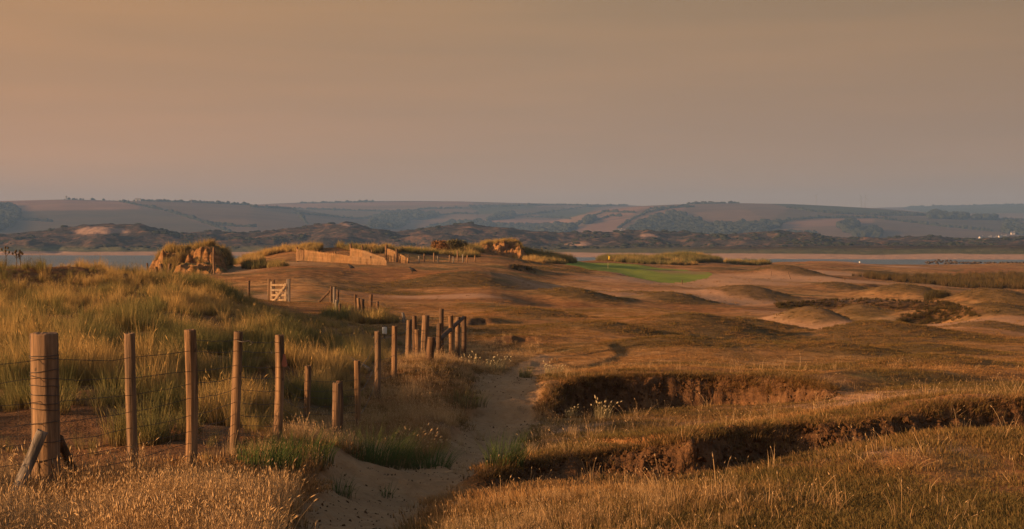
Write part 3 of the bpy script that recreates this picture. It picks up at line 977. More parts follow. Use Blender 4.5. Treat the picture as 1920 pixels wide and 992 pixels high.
def scatter(name, pts, protos, idxs, rot, scl, tint, label, mat=None):
    """one mass of plants: points carrying instances"""
    c = bpy.data.collections.new(name+'_kinds')
    for p in protos:
        c.objects.link(p)
    o = mesh_np(name, pts, np.zeros((0, 4), int), None, attrs={'rot': rot, 'scl': scl, 'tint': tint})
    at_ = o.data.attributes.new('pick', 'INT', 'POINT')
    at_.data.foreach_set('value', np.asarray(idxs, dtype=np.int32))
    ng = bpy.data.node_groups.new(name+'_nodes', 'GeometryNodeTree')
    ng.interface.new_socket('Geometry', in_out='INPUT', socket_type='NodeSocketGeometry')
    ng.interface.new_socket('Geometry', in_out='OUTPUT', socket_type='NodeSocketGeometry')
    gi = ng.nodes.new('NodeGroupInput'); go = ng.nodes.new('NodeGroupOutput')
    ip = ng.nodes.new('GeometryNodeInstanceOnPoints')
    ci = ng.nodes.new('GeometryNodeCollectionInfo')
    ci.inputs['Collection'].default_value = c
    ci.inputs['Separate Children'].default_value = True
    ci.inputs['Reset Children'].default_value = True
    ip.inputs['Pick Instance'].default_value = True

    def na(nm, typ):
        n = ng.nodes.new('GeometryNodeInputNamedAttribute')
        n.data_type = typ
        n.inputs[0].default_value = nm
        return [s for s in n.outputs if s.enabled and s.name == 'Attribute'][0]
    e2r = ng.nodes.new('FunctionNodeEulerToRotation')
    ng.links.new(na('rot', 'FLOAT_VECTOR'), e2r.inputs[0])
    ng.links.new(gi.outputs[0], ip.inputs['Points'])
    ng.links.new(ci.outputs[0], ip.inputs['Instance'])
    ng.links.new(na('pick', 'INT'), ip.inputs['Instance Index'])
    ng.links.new(e2r.outputs[0], ip.inputs['Rotation'])
    ng.links.new(na('scl', 'FLOAT_VECTOR'), ip.inputs['Scale'])
    ng.links.new(ip.outputs[0], go.inputs[0])
    md = o.modifiers.new('plants', 'NODES')
    md.node_group = ng
    tag(o, label, None, None, 'stuff')
    return o


def sample(n, d0, d1, p0, p1, dens=None, power=1.0):
    """random plan points between bearings p0..p1 and distances d0..d1, thinned by dens(px, d, x, y)"""
    # density per area falling with distance^power
    u = rng.uniform(size=n)
    e = 2-power
    d = (d0**e+u*(d1**e-d0**e))**(1/e) if abs(e) > 1e-6 else d0*(d1/d0)**u
    px = rng.uniform(p0, p1, n)
    x = (px-960)*d/F
    if dens is not None:
        k = rng.uniform(size=n) < dens(px, d, x, d)
        px, d, x = px[k], d[k], x[k]
    return px, d, x


def place(px, d, x):
    return np.stack([x, d, ground_z(x, d)], 1)


def rots(n, tilt=.12):
    return np.stack([rng.normal(0, tilt, n), rng.normal(0, tilt, n), rng.uniform(0, 6.283, n)], 1)


# boundary of the long marram: column as function of distance
MBD = [9, 11.5, 12.2, 13, 14, 15, 16.5, 18, 20, 23, 26, 30, 35, 40, 44, 48, 54, 60, 66, 70]
MBP = [-100, -100, 120, 360, 450, 500, 540, 565, 600, 670, 715, 760, 800, 820, 800, 760, 680, 590, 480, 200]


def marram_d(px, d, x, y):
    b = np.interp(d, MBD, MBP)+fbm(x*.8, y*.8, 3, 2)*50
    k = sstep(25, -25, px-b)
    clumpy = sstep(-.08, .14, fbm(x*1.15, y*.8, 44, 3))
    k = k*np.where((d > 37) & (d < 50) & (px < 290), .65+.35*clumpy, .07+.93*clumpy)
    for p, dd, rx, ry in ((180, 17.6, 1.0, 1.1), (150, 15.2, 1.0, .8), (90, 15.8, .8, .8), (300, 13.4, .8, .6), (640, 42, .8, 1.2), (330, 51, 1.6, 1.6), (495, 84, 1, 8)):
        cx, cy = W(p, dd)
        k = k*(1-.88*(np.hypot((x-cx)/rx, (y-cy)/ry) < 1))
    return k


marr = [clump('marram_kind', 62, .15, .38, .74, .0075, .42, M['marram'], 4, .03, (.14, .02), 100+i, headw=1.0) for i in range(7)]
px, d, x = sample(30000, 11.6, 70, -500, 880, marram_d, 1.35)
n = len(px)
P = place(px, d, x)
s = np.clip(rng.normal(.9, .24, n), .4, 1.6)*np.interp(d, [11, 14, 30, 70], [.5, .6, .58, .55])*(1-.35*sstep(420, 480, px)*sstep(36, 42, d))
s = s*(.5+.75*sstep(-.2, .35, fbm(x*1.15, d*.8, 44, 3)))
bnd = np.interp(d, MBD, MBP)-px
s = s*(.55+.45*sstep(10, 110, bnd))*.84
big = fbm(x*.7, d*.42, 66, 3)
tint = np.clip(.46+big*2.2+rng.normal(0, .22, n), 0, 1)
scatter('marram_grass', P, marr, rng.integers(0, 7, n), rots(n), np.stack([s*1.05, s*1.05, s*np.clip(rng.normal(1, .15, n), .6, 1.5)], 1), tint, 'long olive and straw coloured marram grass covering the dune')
print('marram', n)

# foreground straw with seed heads
def straw_d(px, d, x, y):
    a = sstep(12.9, 11.6, d+fbm(x*2, y*2, 4, 2)*.5)*sstep(600, 540, px+(d-10.5)*14)
    b = sstep(12.6, 11.6, d+fbm(x*1.7, y*1.7, 6, 2)*.7)*sstep(745, 800, px-(11-d)*20)*sstep(1500, 800, px)*(.05+.4*sstep(-.05, .3, fbm(x*1.2, y*1.2, 14, 3)))
    p_, bl = masks(x, y)
    # verge between fence and path
    pc = np.interp(d, [p[1] for p in PATH], [960+F*p[0]/p[1] for p in PATH])
    bm = np.interp(d, MBD, MBP)
    v = sstep(-20, 40, px-bm)*(px < pc)*sstep(13.4, 14.4, d)*sstep(46, 40, d)*.8
    r_ = (px > pc)*sstep(290, 120, px-pc)*sstep(16, 17, d)*sstep(38, 32, d)*.07
    t_ = sstep(18.5, 17, np.abs(d-21))*0
    return np.clip(np.maximum(np.maximum(a, b), np.maximum(v, r_)), 0, 1)*np.maximum((1-p_)**2, .035)*(1-bl)**2


strw = [clump('straw_kind', 30, .085, .09, .27, .0034, .38, M['straw'], 3, .15, (.10, 0), 200+i, headw=1.0) for i in range(6)]
px, d, x = sample(52000, 9.6, 46, -300, 1400, straw_d, 1.8)
n = len(px)
P = place(px, d, x)
s = np.clip(rng.normal(.9, .2, n), .4, 1.5)*np.where(d > 14, .62, 1.0)*np.where((d < 13) & (px > 700), .62, 1.0)*(.75+.5*(vnoise(x*1.4, d*1.4, 77)))
tint = np.clip(.45+.22*(d > 14)+fbm(x*1.3, d*1.3, 78, 3)*1.6+rng.normal(0, .2, n), 0, 1)
scatter('straw_grass', P, strw, rng.integers(0, 6, n), rots(n), np.stack([s, s, s], 1), tint, 'pale dry grass with seed heads along the path and fence')
print('straw', n)

# short parched turf
def turf_d(px, d, x, y):
    p_, bl = masks(x, y)
    _, fc = bank_raise(x, y)
    b = np.interp(d, MBD, MBP)
    k = sstep(-60, 30, px-b)*(1-p_)**3*(1-bl)**2*(1-.9*fc)
    k = np.where(d > 68, (px > 420)*1.0, k)
    k = k*(.15+.85*sstep(-.25, .2, fbm(x*1.1, y*1.1, 88, 3)))
    k = k*(1-in_poly(x, y, green_poly))
    return k


turf = [clump('turf_kind', 46, .16, .02, .075, .0052, .85, M['turfb'], 2, .0, (.08, 0), 300+i, headw=1.4) for i in range(6)]
px, d, x = sample(90000, 8.5, 75, -100, 2050, turf_d, 1.5)
n = len(px)
P = place(px, d, x)
s = np.clip(rng.normal(1, .25, n), .5, 1.8)*np.interp(d, [9, 30, 60, 130], [1, 1.15, 1.5, 2.2])
tint = .55+fbm(x*.3, d*.3, 79, 3)*1.1+rng.normal(0, .17, n)
for p_, dd_, rx_, ry_, w_ in ((1850, 10.8, 1.2, .9, .8), (1420, 13.2, .9, .8, .5), (1250, 21, 2.6, 3.2, .42), (1060, 20, 1.2, 4, .4), (1650, 12.0, .9, .5, .5)):  # green patches; the two between the banks dull the turf in place of shade
    cx_, cy_ = W(p_, dd_)
    tint = tint-w_*np.exp(-((x-cx_)/rx_)**2-((d-cy_)/ry_)**2)
tint = np.clip(tint, 0, 1)
hz_ = np.interp(d, [9, 14, 22, 40, 130], [.75, .65, .45, .25, .08])*(.6+.8*vnoise(x*.9, d*.9, 80))
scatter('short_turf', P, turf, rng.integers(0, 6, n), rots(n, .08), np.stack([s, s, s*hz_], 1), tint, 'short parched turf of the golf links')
print('turf', n)

# low tussocks in the rough on the mounds and slopes
def tuss_d(px, d, x, y):
    k = rough_shade_fn(x, y)*.95+.05
    return k*(1-in_poly(x, y, green_poly))*(px > np.interp(d, [30, 45, 60, 80, 120], [1010, 900, 780, 640, 480]))


tus = [clump('tussock_kind', 34, .13, .04, .13, .011, .8, M['turfb'], 2, 0, (.1, 0), 350+i) for i in range(5)]
px, d, x = sample(42000, 30, 215, 440, 2050, tuss_d, 1.55)
n = len(px)
P = place(px, d, x)
s = np.clip(rng.normal(.85, .3, n), .35, 1.8)*np.interp(d, [30, 60, 215], [.7, 1.0, 1.7])
tint = np.clip(.62-.55*rough_shade_fn(x, d)+rng.normal(0, .2, n), 0, 1)
scatter('rough_tussocks', P, tus, rng.integers(0, 5, n), rots(n, .1), np.stack([s, s, s*.6], 1), tint, 'low tussocks of rough grass on the golf mounds')
print('tussocks', n)

# wispy taller stalks standing in the turf and over the banks
def wisp_d(px, d, x, y):
    p_, bl = masks(x, y)
    _, fc = bank_raise(x, y)
    c = sstep(.05, .4, fbm(x*1.3, y*1.3, 90, 3))
    near = sstep(16.5, 11, d+(px-1000)*-.003)
    k = .10+.9*c*np.maximum(near, .35)
    for kk in ('near', 'far'):
        sd, par = poly_sd(x, y, BANKS[kk]['e'][0])
        k = np.maximum(k, .75*(np.exp(-((sd-.25)/.35)**2)+.6*np.exp(-((sd+.5)/.3)**2))*(vnoise(x*2, y*2, 3) > .35))
    return k*(1-p_)**3*(px > np.interp(d, [9, 14, 20, 36], [800, 900, 960, 1000]))*(1-bl)


wsp = [clump('stalk_kind', 9, .06, .07, .22, .0042, .6, M['straw'], 3, .2, (.12, 0), 400+i, headw=.9) for i in range(5)]
px, d, x = sample(3200, 9, 36, 780, 2050, wisp_d, 1.5)
n = len(px)
P = place(px, d, x)
s = np.clip(rng.normal(.85, .3, n), .35, 1.7)
scatter('dry_stalks', P, wsp, rng.integers(0, 5, n), rots(n, .25), np.stack([s, s, s], 1), np.clip(rng.normal(.55, .3, n), 0, 1), 'thin dry grass stalks on the turf near the banks')
print('stalks', n)


# crumbled clods on the faces and feet of the two earth banks, and turf hanging over their edges
bm = bmesh.new(); bmesh.ops.create_icosphere(bm, subdivisions=1, radius=1.0)
clods = []
gq = np.random.default_rng(5)
M['soil'] = mat_simple('crumbly_soil', (.05, .027, .014), (.13, .072, .036), 9, rough=1, spec=0)
for i in range(4):
    b2 = bm.copy()
    for v in b2.verts:
        v.co *= .6+.6*gq.uniform()
    me = bpy.data.meshes.new('clod_kind'); b2.to_mesh(me); b2.free(); me.materials.append(M['soil'])
    clods.append(bpy.data.objects.new('clod_kind', me))
bm.free()
ps, fr = [], []
for nm_ in ('near', 'far'):
    e_, hs_ = BANKS[nm_]['e']
    k = 2600
    seg = rng.uniform(0, len(e_)-1.001, k); i0 = seg.astype(int); f_ = seg-i0
    E = np.array(e_)
    p = E[i0]*(1-f_)[:, None]+E[i0+1]*f_[:, None]
    nrm = np.stack([-(E[i0+1]-E[i0])[:, 1], (E[i0+1]-E[i0])[:, 0]], 1); nrm /= np.linalg.norm(nrm, axis=1)[:, None]
    ps.append(p+nrm*rng.normal(-.12, .16, k)[:, None])
    p2 = p+nrm*rng.normal(.16, .07, k)[:, None]
    fr.append(p2[:800])
p = np.concatenate(ps)
_, fc = bank_raise(p[:, 0].copy(), p[:, 1].copy())
p = p[(fc > .15) & (p[:, 0] < 7)]
n = len(p)
s = np.clip(rng.lognormal(-4.3, .5, n), .006, .032)
scatter('soil_clods', np.stack([p[:, 0], p[:, 1], ground_z(p[:, 0], p[:, 1])], 1), clods, rng.integers(0, 4, n), rots(n, 1), np.stack([s*1.2, s*1.2, s*.9], 1), rng.uniform(0, 1, n), 'crumbled brown soil on the earth banks')
px, d, x = sample(9000, 9.5, 36, 560, 1040, lambda px, d, x, y: masks(x, y)[0]*.5, 1.4)
n = len(px)
s = np.clip(rng.lognormal(-5.2, .5, n), .003, .016)
scatter('path_litter', place(px, d, x), [o_.copy() for o_ in clods], rng.integers(0, 4, n), rots(n, 1), np.stack([s*1.6, s, s*.7], 1), rng.uniform(0, 1, n), 'small pebbles and litter on the sandy path')
fk = [clump('fringe_kind', 26, .09, .03, .09, .005, .9, M['turfb'], 3, 0, (0, -.55), 800+i) for i in range(4)]
p = np.concatenate(fr)
br_, _ = bank_raise(p[:, 0].copy(), p[:, 1].copy())
p = p[br_ > .1]
n = len(p)
s = np.clip(rng.normal(.9, .3, n), .4, 1.6)
scatter('turf_fringe', np.stack([p[:, 0], p[:, 1], ground_z(p[:, 0], p[:, 1])], 1), fk, rng.integers(0, 4, n), np.stack([rng.normal(.3, .2, n), rng.normal(0, .2, n), rng.normal(0, .6, n)], 1), np.stack([s, s, s], 1), np.clip(rng.normal(.45, .3, n), 0, 1), 'rough turf hanging over the edges of the earth banks')

# ------------------------------------------------------------------ middle distance dune vegetation
def region_pts(specs, n_each):
    out = []
    for (p, dd, rp, rd, w) in specs:
        k = int(n_each*w)
        a = rng.uniform(0, 6.283, k); r = np.sqrt(rng.uniform(size=k))
        px = p+rp*r*np.cos(a); d = dd+rd*r*np.sin(a)
        out.append(np.stack([px, d], 1))
    a = np.concatenate(out)
    x = (a[:, 0]-960)*a[:, 1]/F
    return a[:, 0], a[:, 1], x


midk = [clump('dune_tuft_kind', 70, .28, .45, .95, .022, .45, M['marram'], 3, 0, (.08, 0), 500+i) for i in range(5)]
specs = [(440, 171, 34, 5, 1.2), (500, 174, 50, 5, 1.3), (560, 172, 30, 4, .5), (585, 170, 18, 3, .6), (470, 150, 25, 3, .5), (480, 126, 22, 1.5, .18), (520, 124, 20, 1.2, .14),
         (835, 203, 24, 4, 1.0), (880, 205, 30, 4, .9), (930, 210, 40, 4, .8), (990, 212, 50, 4, 1.2), (1050, 214, 30, 4, .6), (1010, 195, 30, 3, .35), (1040, 198, 22, 3, .3),
         (1180, 272, 60, 6, 2.2), (1260, 280, 60, 6, 2.2), (1310, 285, 45, 6, 1.6), (1230, 262, 80, 3, 1.0), (1400, 296, 45, 6, .7), (690, 172, 60, 4, .8), (780, 178, 40, 4, .7), (830, 186, 40, 3, .5), (870, 178, 30, 2, .3),
         (640, 62, 40, 3, .15), (700, 56, 40, 2, .3)]
px, d, x = region_pts(specs, 260)
n = len(px)
P = place(px, d, x)
s = np.clip(rng.normal(.85, .25, n), .35, 1.5)*np.interp(d, [55, 62, 120, 230, 260, 300], [.6, .6, .8, .95, 1.15, 1.15])
tint = np.clip(.4-.3*(d > 240)+fbm(x*.3, d*.3, 55, 2)*1.1+rng.normal(0, .2, n), 0, 1)
scatter('dune_grass', P, midk, rng.integers(0, 5, n), rots(n), np.stack([s, s, s], 1), tint, 'tufted grass on the low dunes behind the links')

rushk = [clump('rush_kind', 60, .3, .5, 1.0, .026, .22, M['rush'], 3, 0, (.03, 0), 600+i) for i in range(4)]


def rush_d(px, d, x, y):
    top = np.interp(px, [1600, 1680, 1760, 1900, 2400], [225, 232, 262, 275, 280]); bot = np.interp(px, [1600, 1660, 1760, 1800, 1900, 2400], [222, 210, 196, 190, 186, 180])
    return (d < top)*(d > bot)*sstep(-.25, .15, fbm(x/5, y/9, 41, 3)+.18)


px, d, x = sample(5200, 165, 280, 1600, 2300, rush_d, 1.0)
lx, ly = [], []
for nm_, k_, sp_ in (('lip', 1500, .55), ('pit', 500, .45), ('slit', 200, .4)):  # dark clumps added along the bunker lips to give a shaded band
    E = np.array(BANKS[nm_]['e'][0])
    sg = rng.uniform(.4, len(E)-1.4, k_); i0 = sg.astype(int); f_ = (sg-i0)[:, None]
    q_ = E[i0]*(1-f_)+E[i0+1]*f_
    lx.append(q_[:, 0]); ly.append(q_[:, 1]+rng.normal(-.1, sp_, k_))
lx, ly = np.concatenate(lx), np.concatenate(ly)
sl_ = np.clip(rng.normal(.15, .05, len(lx)), .07, .28)
scatter('bunker_lip_shade_grass', place(lx, ly, lx), [o_.copy() for o_ in rushk], rng.integers(0, 4, len(lx)), rots(len(lx), .2), np.stack([sl_*1.3, sl_*1.3, sl_], 1), np.clip(rng.normal(.2, .2, len(lx)), 0, 1), 'rough grass on the faces of the far bunkers, dark in place of shade')
n = len(px)
P = place(px, d, x)
s = np.clip(rng.normal(.9, .2, n), .4, 1.4)
scatter('rushes', P, rushk, rng.integers(0, 4, n), rots(n, .08), np.stack([s*1.2, s*1.2, s], 1), np.clip(rng.normal(.35, .25, n), 0, 1), 'belt of dark brown rushes in the low ground to the right')

# ------------------------------------------------------------------ woods and hedges on the hills
def blob_tree(name, seed, mat):
    g = np.random.default_rng(seed)
    bm = bmesh.new()
    bmesh.ops.create_icosphere(bm, subdivisions=2, radius=1.0)
    for v in bm.verts:
        f = .72+.5*g.uniform()
        v.co = Vector((v.co.x*f, v.co.y*f, max(v.co.z, -.5)*f*1.05+.55))
    me = bpy.data.meshes.new(name)
    bm.to_mesh(me); bm.free()
    me.materials.append(mat)
    return bpy.data.objects.new(name, me)


M['leaf'] = mat_simple('far_tree_leaves', (.018, .022, .012), (.04, .044, .022), 1.2, rough=1, spec=0)
tk = [blob_tree('crown_kind', 20+i, M['leaf']) for i in range(4)]
dd = np.exp(np.linspace(math.log(2700), math.log(8200), 500))


def hill_hit(px, py):
    px = np.asarray(px, float); py = np.asarray(py, float)
    x = (px[:, None]-960)*dd[None, :]/F
    y = np.repeat(dd[None, :], len(px), 0)
    zg = hill_rel(x, y)
    zr = -(py[:, None]-HY)*y/F
    ok = zg >= zr
    i = ok.argmax(1)
    f = ok.any(1)
    r = np.arange(len(px))
    return np.stack([x[r, i], y[r, i], zg[r, i]+ZC], 1)[f]


wp, hp = [], []
for pl in WOODS:
    a = np.array(pl)
    k = 60+int((a[:, 0].max()-a[:, 0].min())*(a[:, 1].max()-a[:, 1].min())*.22)
    qx = rng.uniform(a[:, 0].min(), a[:, 0].max(), k); qy = rng.uniform(a[:, 1].min(), a[:, 1].max(), k)
    m = in_poly(qx, qy, pl)
    wp.append(np.stack([qx[m], qy[m]], 1))
for ln in HEDGES:
    for (ax, ay), (bx, by) in zip(ln[:-1], ln[1:]):
        k = max(2, int(math.hypot(bx-ax, by-ay)/1.5))
        t = np.linspace(0, 1, k)
        hp.append(np.stack([ax+(bx-ax)*t+rng.normal(0, .5, k), ay+(by-ay)*t+rng.normal(0, .22, k)+.3], 1))
for nm, arr, s0, sg, lab in (('woodland', np.concatenate(wp), 6.0, 1.6, 'dark woods on the slopes of the far hills'), ('hedgerows', np.concatenate(hp), 2.7, 1.3, 'thin dark hedgerows dividing the far hill fields')):
    Pn = hill_hit(arr[:, 0], arr[:, 1])
    n = len(Pn)
    s = np.clip(rng.normal(s0, sg, n), 1.3, 12)
    scatter(nm, Pn, [o_.copy() for o_ in tk], rng.integers(0, 4, n), rots(n, 0), np.stack([s*1.15, s*1.15, s], 1), rng.uniform(0, 1, n), lab)


# low scrub on the far dunes
px = rng.uniform(-300, 2250, 9000); d = rng.uniform(1400, 2000, 9000); x = (px-960)*d/F
zf = far_rel(x, d)
k = (zf > -5.0) & (fbm(x/45, d/70, 17, 3) > rng.normal(.08, .12, len(x)))
kx = np.abs((px-185)/60) > 1
k &= kx | (d < 1650)
Pn = np.stack([x, d, zf+ZC-.3], 1)[k]
n = len(Pn)
s = np.clip(rng.lognormal(.1, .4, n), .5, 3.0)
scatter('dune_scrub', Pn, [o_.copy() for o_ in tk], rng.integers(0, 4, n), rots(n, 0), np.stack([s*1.6, s*1.6, s*.7], 1), rng.uniform(0, 1, n), 'dark scrub dotted over the far dunes')

# ------------------------------------------------------------------ eroded dune cliffs in the middle distance
def make_cliff_mat():
    m, t, b, o = newmat('sandy_cliff')
    v = objvec(t, (1, 1, 3.0))
    n = noise(t, 1.4, 6, .65, v, .5)
    n2 = noise(t, 5, 5, .6, v)
    c = ramp(t, n, [(.3, (.12, .062, .027)), (.5, (.26, .14, .058)), (.7, (.38, .22, .10))])
    g = ramp(t, n2, [(.3, (.10, .085, .035)), (.7, (.21, .145, .06))])
    c = mix(t, attr(t, 'grass'), c, g)
    t.links.new(c, b.inputs['Base Color'])
    b.inputs['Roughness'].default_value = .95
    b.inputs['Specular IOR Level'].default_value = .05
    bump(t, b, n2, .9, .15)
    return m


M['cliff'] = make_cliff_mat()


def cliff(name, px0, px1, d, depth, top, jag, label, seed, layers=0.0):
    """hummock with a steep broken face; top = list of (column, row of its crest)"""
    nx, ny = 150, 90
    u = np.linspace(px0-6, px1+6, nx); t = np.linspace(-.25, 1.0, ny)
    Uu, Tt = np.meshgrid(u, t)
    Dd = d+Tt*depth
    Xx = (Uu-960)*d/F
    base = ground_rel(Xx.ravel(), Dd.ravel()).reshape(Xx.shape)
    crest = (HY-np.interp(Uu, [a for a, b in top], [b for a, b in top]))*d/F
    lip = .22*fbm(Xx*.7, Dd*.9, seed, 3)+.10*fbm(Xx*1.9, Dd*1.9, seed+1, 2)
    sl = sstep(-.18, .34, Tt+lip*1.2+.08*fbm(Xx*2, Dd*2, seed+2, 3))
    ends = sstep(px0-6, px0+8, Uu)*sstep(px1+6, px1-8, Uu)
    Hh = np.maximum(crest-base, .02)*sl*ends*(1-sstep(.45, 1.0, Tt))
    Hh = Hh*(1+fbm(Xx*1.1, Dd*1.1, seed+3, 4)*jag)
    if layers:
        Hh = np.where(ends > .9, np.floor(Hh/layers)*layers*.6+Hh*.4, Hh)
    Z_ = base+Hh-.05+.10*fbm(Xx*4, Dd*4, seed+4, 3)*sl*ends
    Yo = Dd+fbm(Xx*2.2, Z_*3, seed+5, 3)*.14*np.exp(-((Tt)/.2)**2)
    gm = sstep(.22, .38, Tt+lip)
    idx = np.arange(nx*ny).reshape(ny, nx)
    q = np.stack([idx[:-1, :-1], idx[:-1, 1:], idx[1:, 1:], idx[1:, :-1]], 2).reshape(-1, 4)
    o = mesh_np(name, np.stack([Xx.ravel(), Yo.ravel(), Z_.ravel()+ZC], 1), q, M['cliff'], attrs={'grass': gm.ravel()})
    tag(o, label, None, None, 'structure')
    # surface lookup for tufts
    return Xx, Yo, Z_+ZC, Tt, ends


c1 = cliff('dune_cliff', 268, 414, 123, 8.0, [(266, 508), (284, 482), (300, 470), (322, 474), (350, 467), (375, 460), (392, 461), (404, 472), (416, 500)], .08, 'broken sandy dune cliff at the water edge on the left', 7)
c2 = cliff('dune_cliff', 318, 416, 117, 4.0, [(315, 510), (330, 498), (355, 492), (380, 494), (400, 500), (418, 508)], .3, 'low sandy ledge in front of the left dune cliff', 19)
c3 = cliff('dune_cliff', 898, 985, 204, 9.0, [(896, 470), (905, 457), (930, 454), (950, 452), (968, 454), (985, 462)], .12, 'orange sandy scarp on the low dune right of the shrub', 29)
pts_, sc_ = [], []
for (Xx, Yo, Zz, Tt, en), pr, k, sz in ((c1, .5, 460, .95), (c3, .5, 300, .8)):
    m = np.argwhere(((Tt > .16) | ((Xx < -25) & (Tt > -.1)) | (rng.uniform(size=Tt.shape) < .05)) & (Tt < .75) & (en > .6))
    sel = m[rng.integers(0, len(m), k*3)]
    nzv = fbm(Xx[sel[:, 0], sel[:, 1]]*.9, Yo[sel[:, 0], sel[:, 1]]*.9, 21, 2)
    sel = sel[nzv > -.05][:k]
    pts_.append(np.stack([Xx[sel[:, 0], sel[:, 1]], Yo[sel[:, 0], sel[:, 1]], Zz[sel[:, 0], sel[:, 1]]-.05], 1))
    sc_.append(np.full(len(sel), sz))
P = np.concatenate(pts_); s = np.concatenate(sc_)*np.clip(rng.normal(.85, .25, len(P)), .4, 1.4)
ck = [clump('cliff_tuft_kind', 70, .25, .4, .85, .02, .55, M['marram'], 3, 0, (.05, 0), 520+i) for i in range(4)]
scatter('cliff_grass', P, ck, rng.integers(0, 4, len(P)), rots(len(P), .2), np.stack([s, s, s], 1), np.clip(rng.normal(.6, .25, len(P)), 0, 1), 'tawny grass crowning the broken dune cliffs')


# ------------------------------------------------------------------ fences
def post_mesh(name, base, top, r, mat, parent=None, seed=0, n=18, taper=.94, bend=.006, sink=.25, label=None, rough=.04):
    """round timber post with an uneven outline and chamfered sawn end; base/top are world points"""
    g = np.random.default_rng(seed+900)
    base, top = Vector(base), Vector(top)
    ax = top-base
    L = ax.length
    axn = ax.normalized()
    s1 = axn.cross(Vector((0, 1, 0))).normalized(); s2 = axn.cross(s1)
    hs = [-sink]+list(np.linspace(.0, L-.02, 9))+[L-.006, L, L]
    lob = [(g.uniform(.3, 1)*rough, g.uniform(0, 6.28), k) for k in (2, 3, 5)]
    b1, b2 = g.normal(0, bend), g.normal(0, bend)
    V = []
    for j, h in enumerate(hs):
        t = max(h, 0)/L
        off = s1*(b1*math.sin(t*math.pi))+s2*(b2*math.sin(t*math.pi))
        rr = r*(1-(1-taper)*t)*(1+g.normal(0, .012))
        if j == len(hs)-2:
            rr *= .93
        if j == len(hs)-1:
            rr *= .55
        for k in range(n):
            a = 2*math.pi*k/n
            q = rr*(1+sum(am*math.sin(a*m+ph+t*1.5) for am, ph, m in lob))
            V.append(tuple(off+axn*(h+(g.normal(0, .003) if j > 9 else 0))+s1*q*math.cos(a)+s2*q*math.sin(a)))
    m = len(hs)
    q = [[j*n+k, j*n+(k+1) % n, (j+1)*n+(k+1) % n, (j+1)*n+k] for j in range(m-1) for k in range(n)]
    V.append(tuple(axn*(L-.004)))
    t_ = [[len(V)-1, (m-1)*n+k, (m-1)*n+(k+1) % n] for k in range(n)]
    o = mesh_np(name, V, [np.array(q), np.array(t_)], mat, None, True)
    me = o.data
    sm = np.ones(len(me.polygons), bool); sm[(m-3)*n:] = False
    me.polygons.foreach_set('use_smooth', sm)
    o.location = base
    if parent:
        o.parent = parent
        o.location = base-parent.location
    if label:
        o['label'] = label
    return o


def scr(px, py, d):
    return Vector(((px-960)*d/F, d, ZC-(py-HY)*d/F))


fence = empty('wire_fence', at(82, 12.0))
tag(fence, 'round post and stock netting fence running beside the sandy path', 'fence')
# (top column, top row, base column, base row, distance, radius, material, label)
NEAR = [
    (82, 624, 86, 940, 12.0, .100, 'wood', 'thick round corner post wrapped with wire'),
    (243, 625, 251, 905, 12.6, .041, 'wood', 'slightly leaning thin round post'), (356, 618, 358, 870, 12.9, .047, 'wood', None), (447, 622, 440, 828, 14.0, .041, 'wood', 'post leaning a little to the right'),
    (524, 628, 520, 830, 15.0, .043, 'wood', 'post with a dark red tag hanging on it'), (578, 686, 575, 824, 19.0, .039, 'wood', None), (631, 718, 629, 838, 17.0, .041, 'wood', 'short post in the dip'),
    (636, 714, 634, 832, 17.6, .036, 'woodd', 'dark short post behind the other short post'), (670, 676, 671, 820, 20.0, .040, 'wood', None), (708, 621, 707, 738, 24.0, .046, 'wood', None), (740, 611, 739, 733, 25.5, .045, 'wood', None),
    (767, 600, 764, 705, 29.0, .049, 'wood', None), (777, 592, 777, 694, 33.0, .045, 'woodd', None), (782, 618, 783, 700, 30.0, .046, 'wood', None), (798, 591, 795, 672, 34.0, .075, 'wood', 'thick post near the old grey post'),
    (809, 632, 802, 718, 27.0, .070, 'woodd', 'old thick dark post near the far corner'), (824, 606, 822, 690, 31.0, .05, 'woodd', None), (828, 579, 828, 655, 38.0, .055, 'woodd', 'tallest dark post of the far corner'),
    (845, 592, 846, 674, 36.0, .055, 'wood', None), (859, 594, 858, 662, 38.0, .06, 'wood', None), (870, 593, 869, 667, 40.0, .06, 'woodd', 'last post at the far corner beside the path'),
]
TOPS, BASES = [], []
for i, (tx, ty, bx_, by_, dd_, r_, mt, lb) in enumerate(NEAR):
    b0 = scr(bx_, by_, dd_); t0 = scr(tx, ty, dd_)
    g_ = gz(b0.x, b0.y)
    sink = max(.25, b0.z-g_+.25)
    post_mesh('fence_post', b0, t0, r_, M[mt], fence, seed=i, n=22 if i == 0 else 16, taper=.985 if i == 0 else .93, sink=sink, label=lb, rough=.03 if i == 0 else .06)
    TOPS.append(t0); BASES.append(b0)
FL = fence.location
# corner struts
post_mesh('strut', scr(18, 948, 11.75), scr(80, 808, 11.86), .044, M['woodg'], fence, 60, 14, .9, label='weathered grey strut propping the corner post', bend=.004)
post_mesh('strut', scr(147, 915, 12.5), scr(108, 822, 12.08), .042, M['woodd'], fence, 61, 14, .95, label='dark strut behind the corner post', bend=.004)
post_mesh('strut', scr(815, 645, 33), scr(868, 596, 39), .05, M['woodd'], fence, 62, 12, .95, sink=.05)
post_mesh('strut', scr(808, 640, 27.1), scr(806, 715, 27.0), .02, M['woodg'], fence, 63, 8, .95, sink=.02) if False else None

# wires: eight strands on the netting run, two farther on
run = [None]+[0, 1, 2, 3, 4]
left = scr(-330, 0, 11.2)


def on_post(i, f, r_extra=.0):
    p = BASES[i].lerp(TOPS[i], f)
    return p+Vector((0, -NEAR[i][5]*.92-r_extra, 0))


FRAC = [.84, .70, .60, .48, .37, .26, .16, .07]
FR0 = [.845, .735, .60, .47, .36, .25, .15, .06]


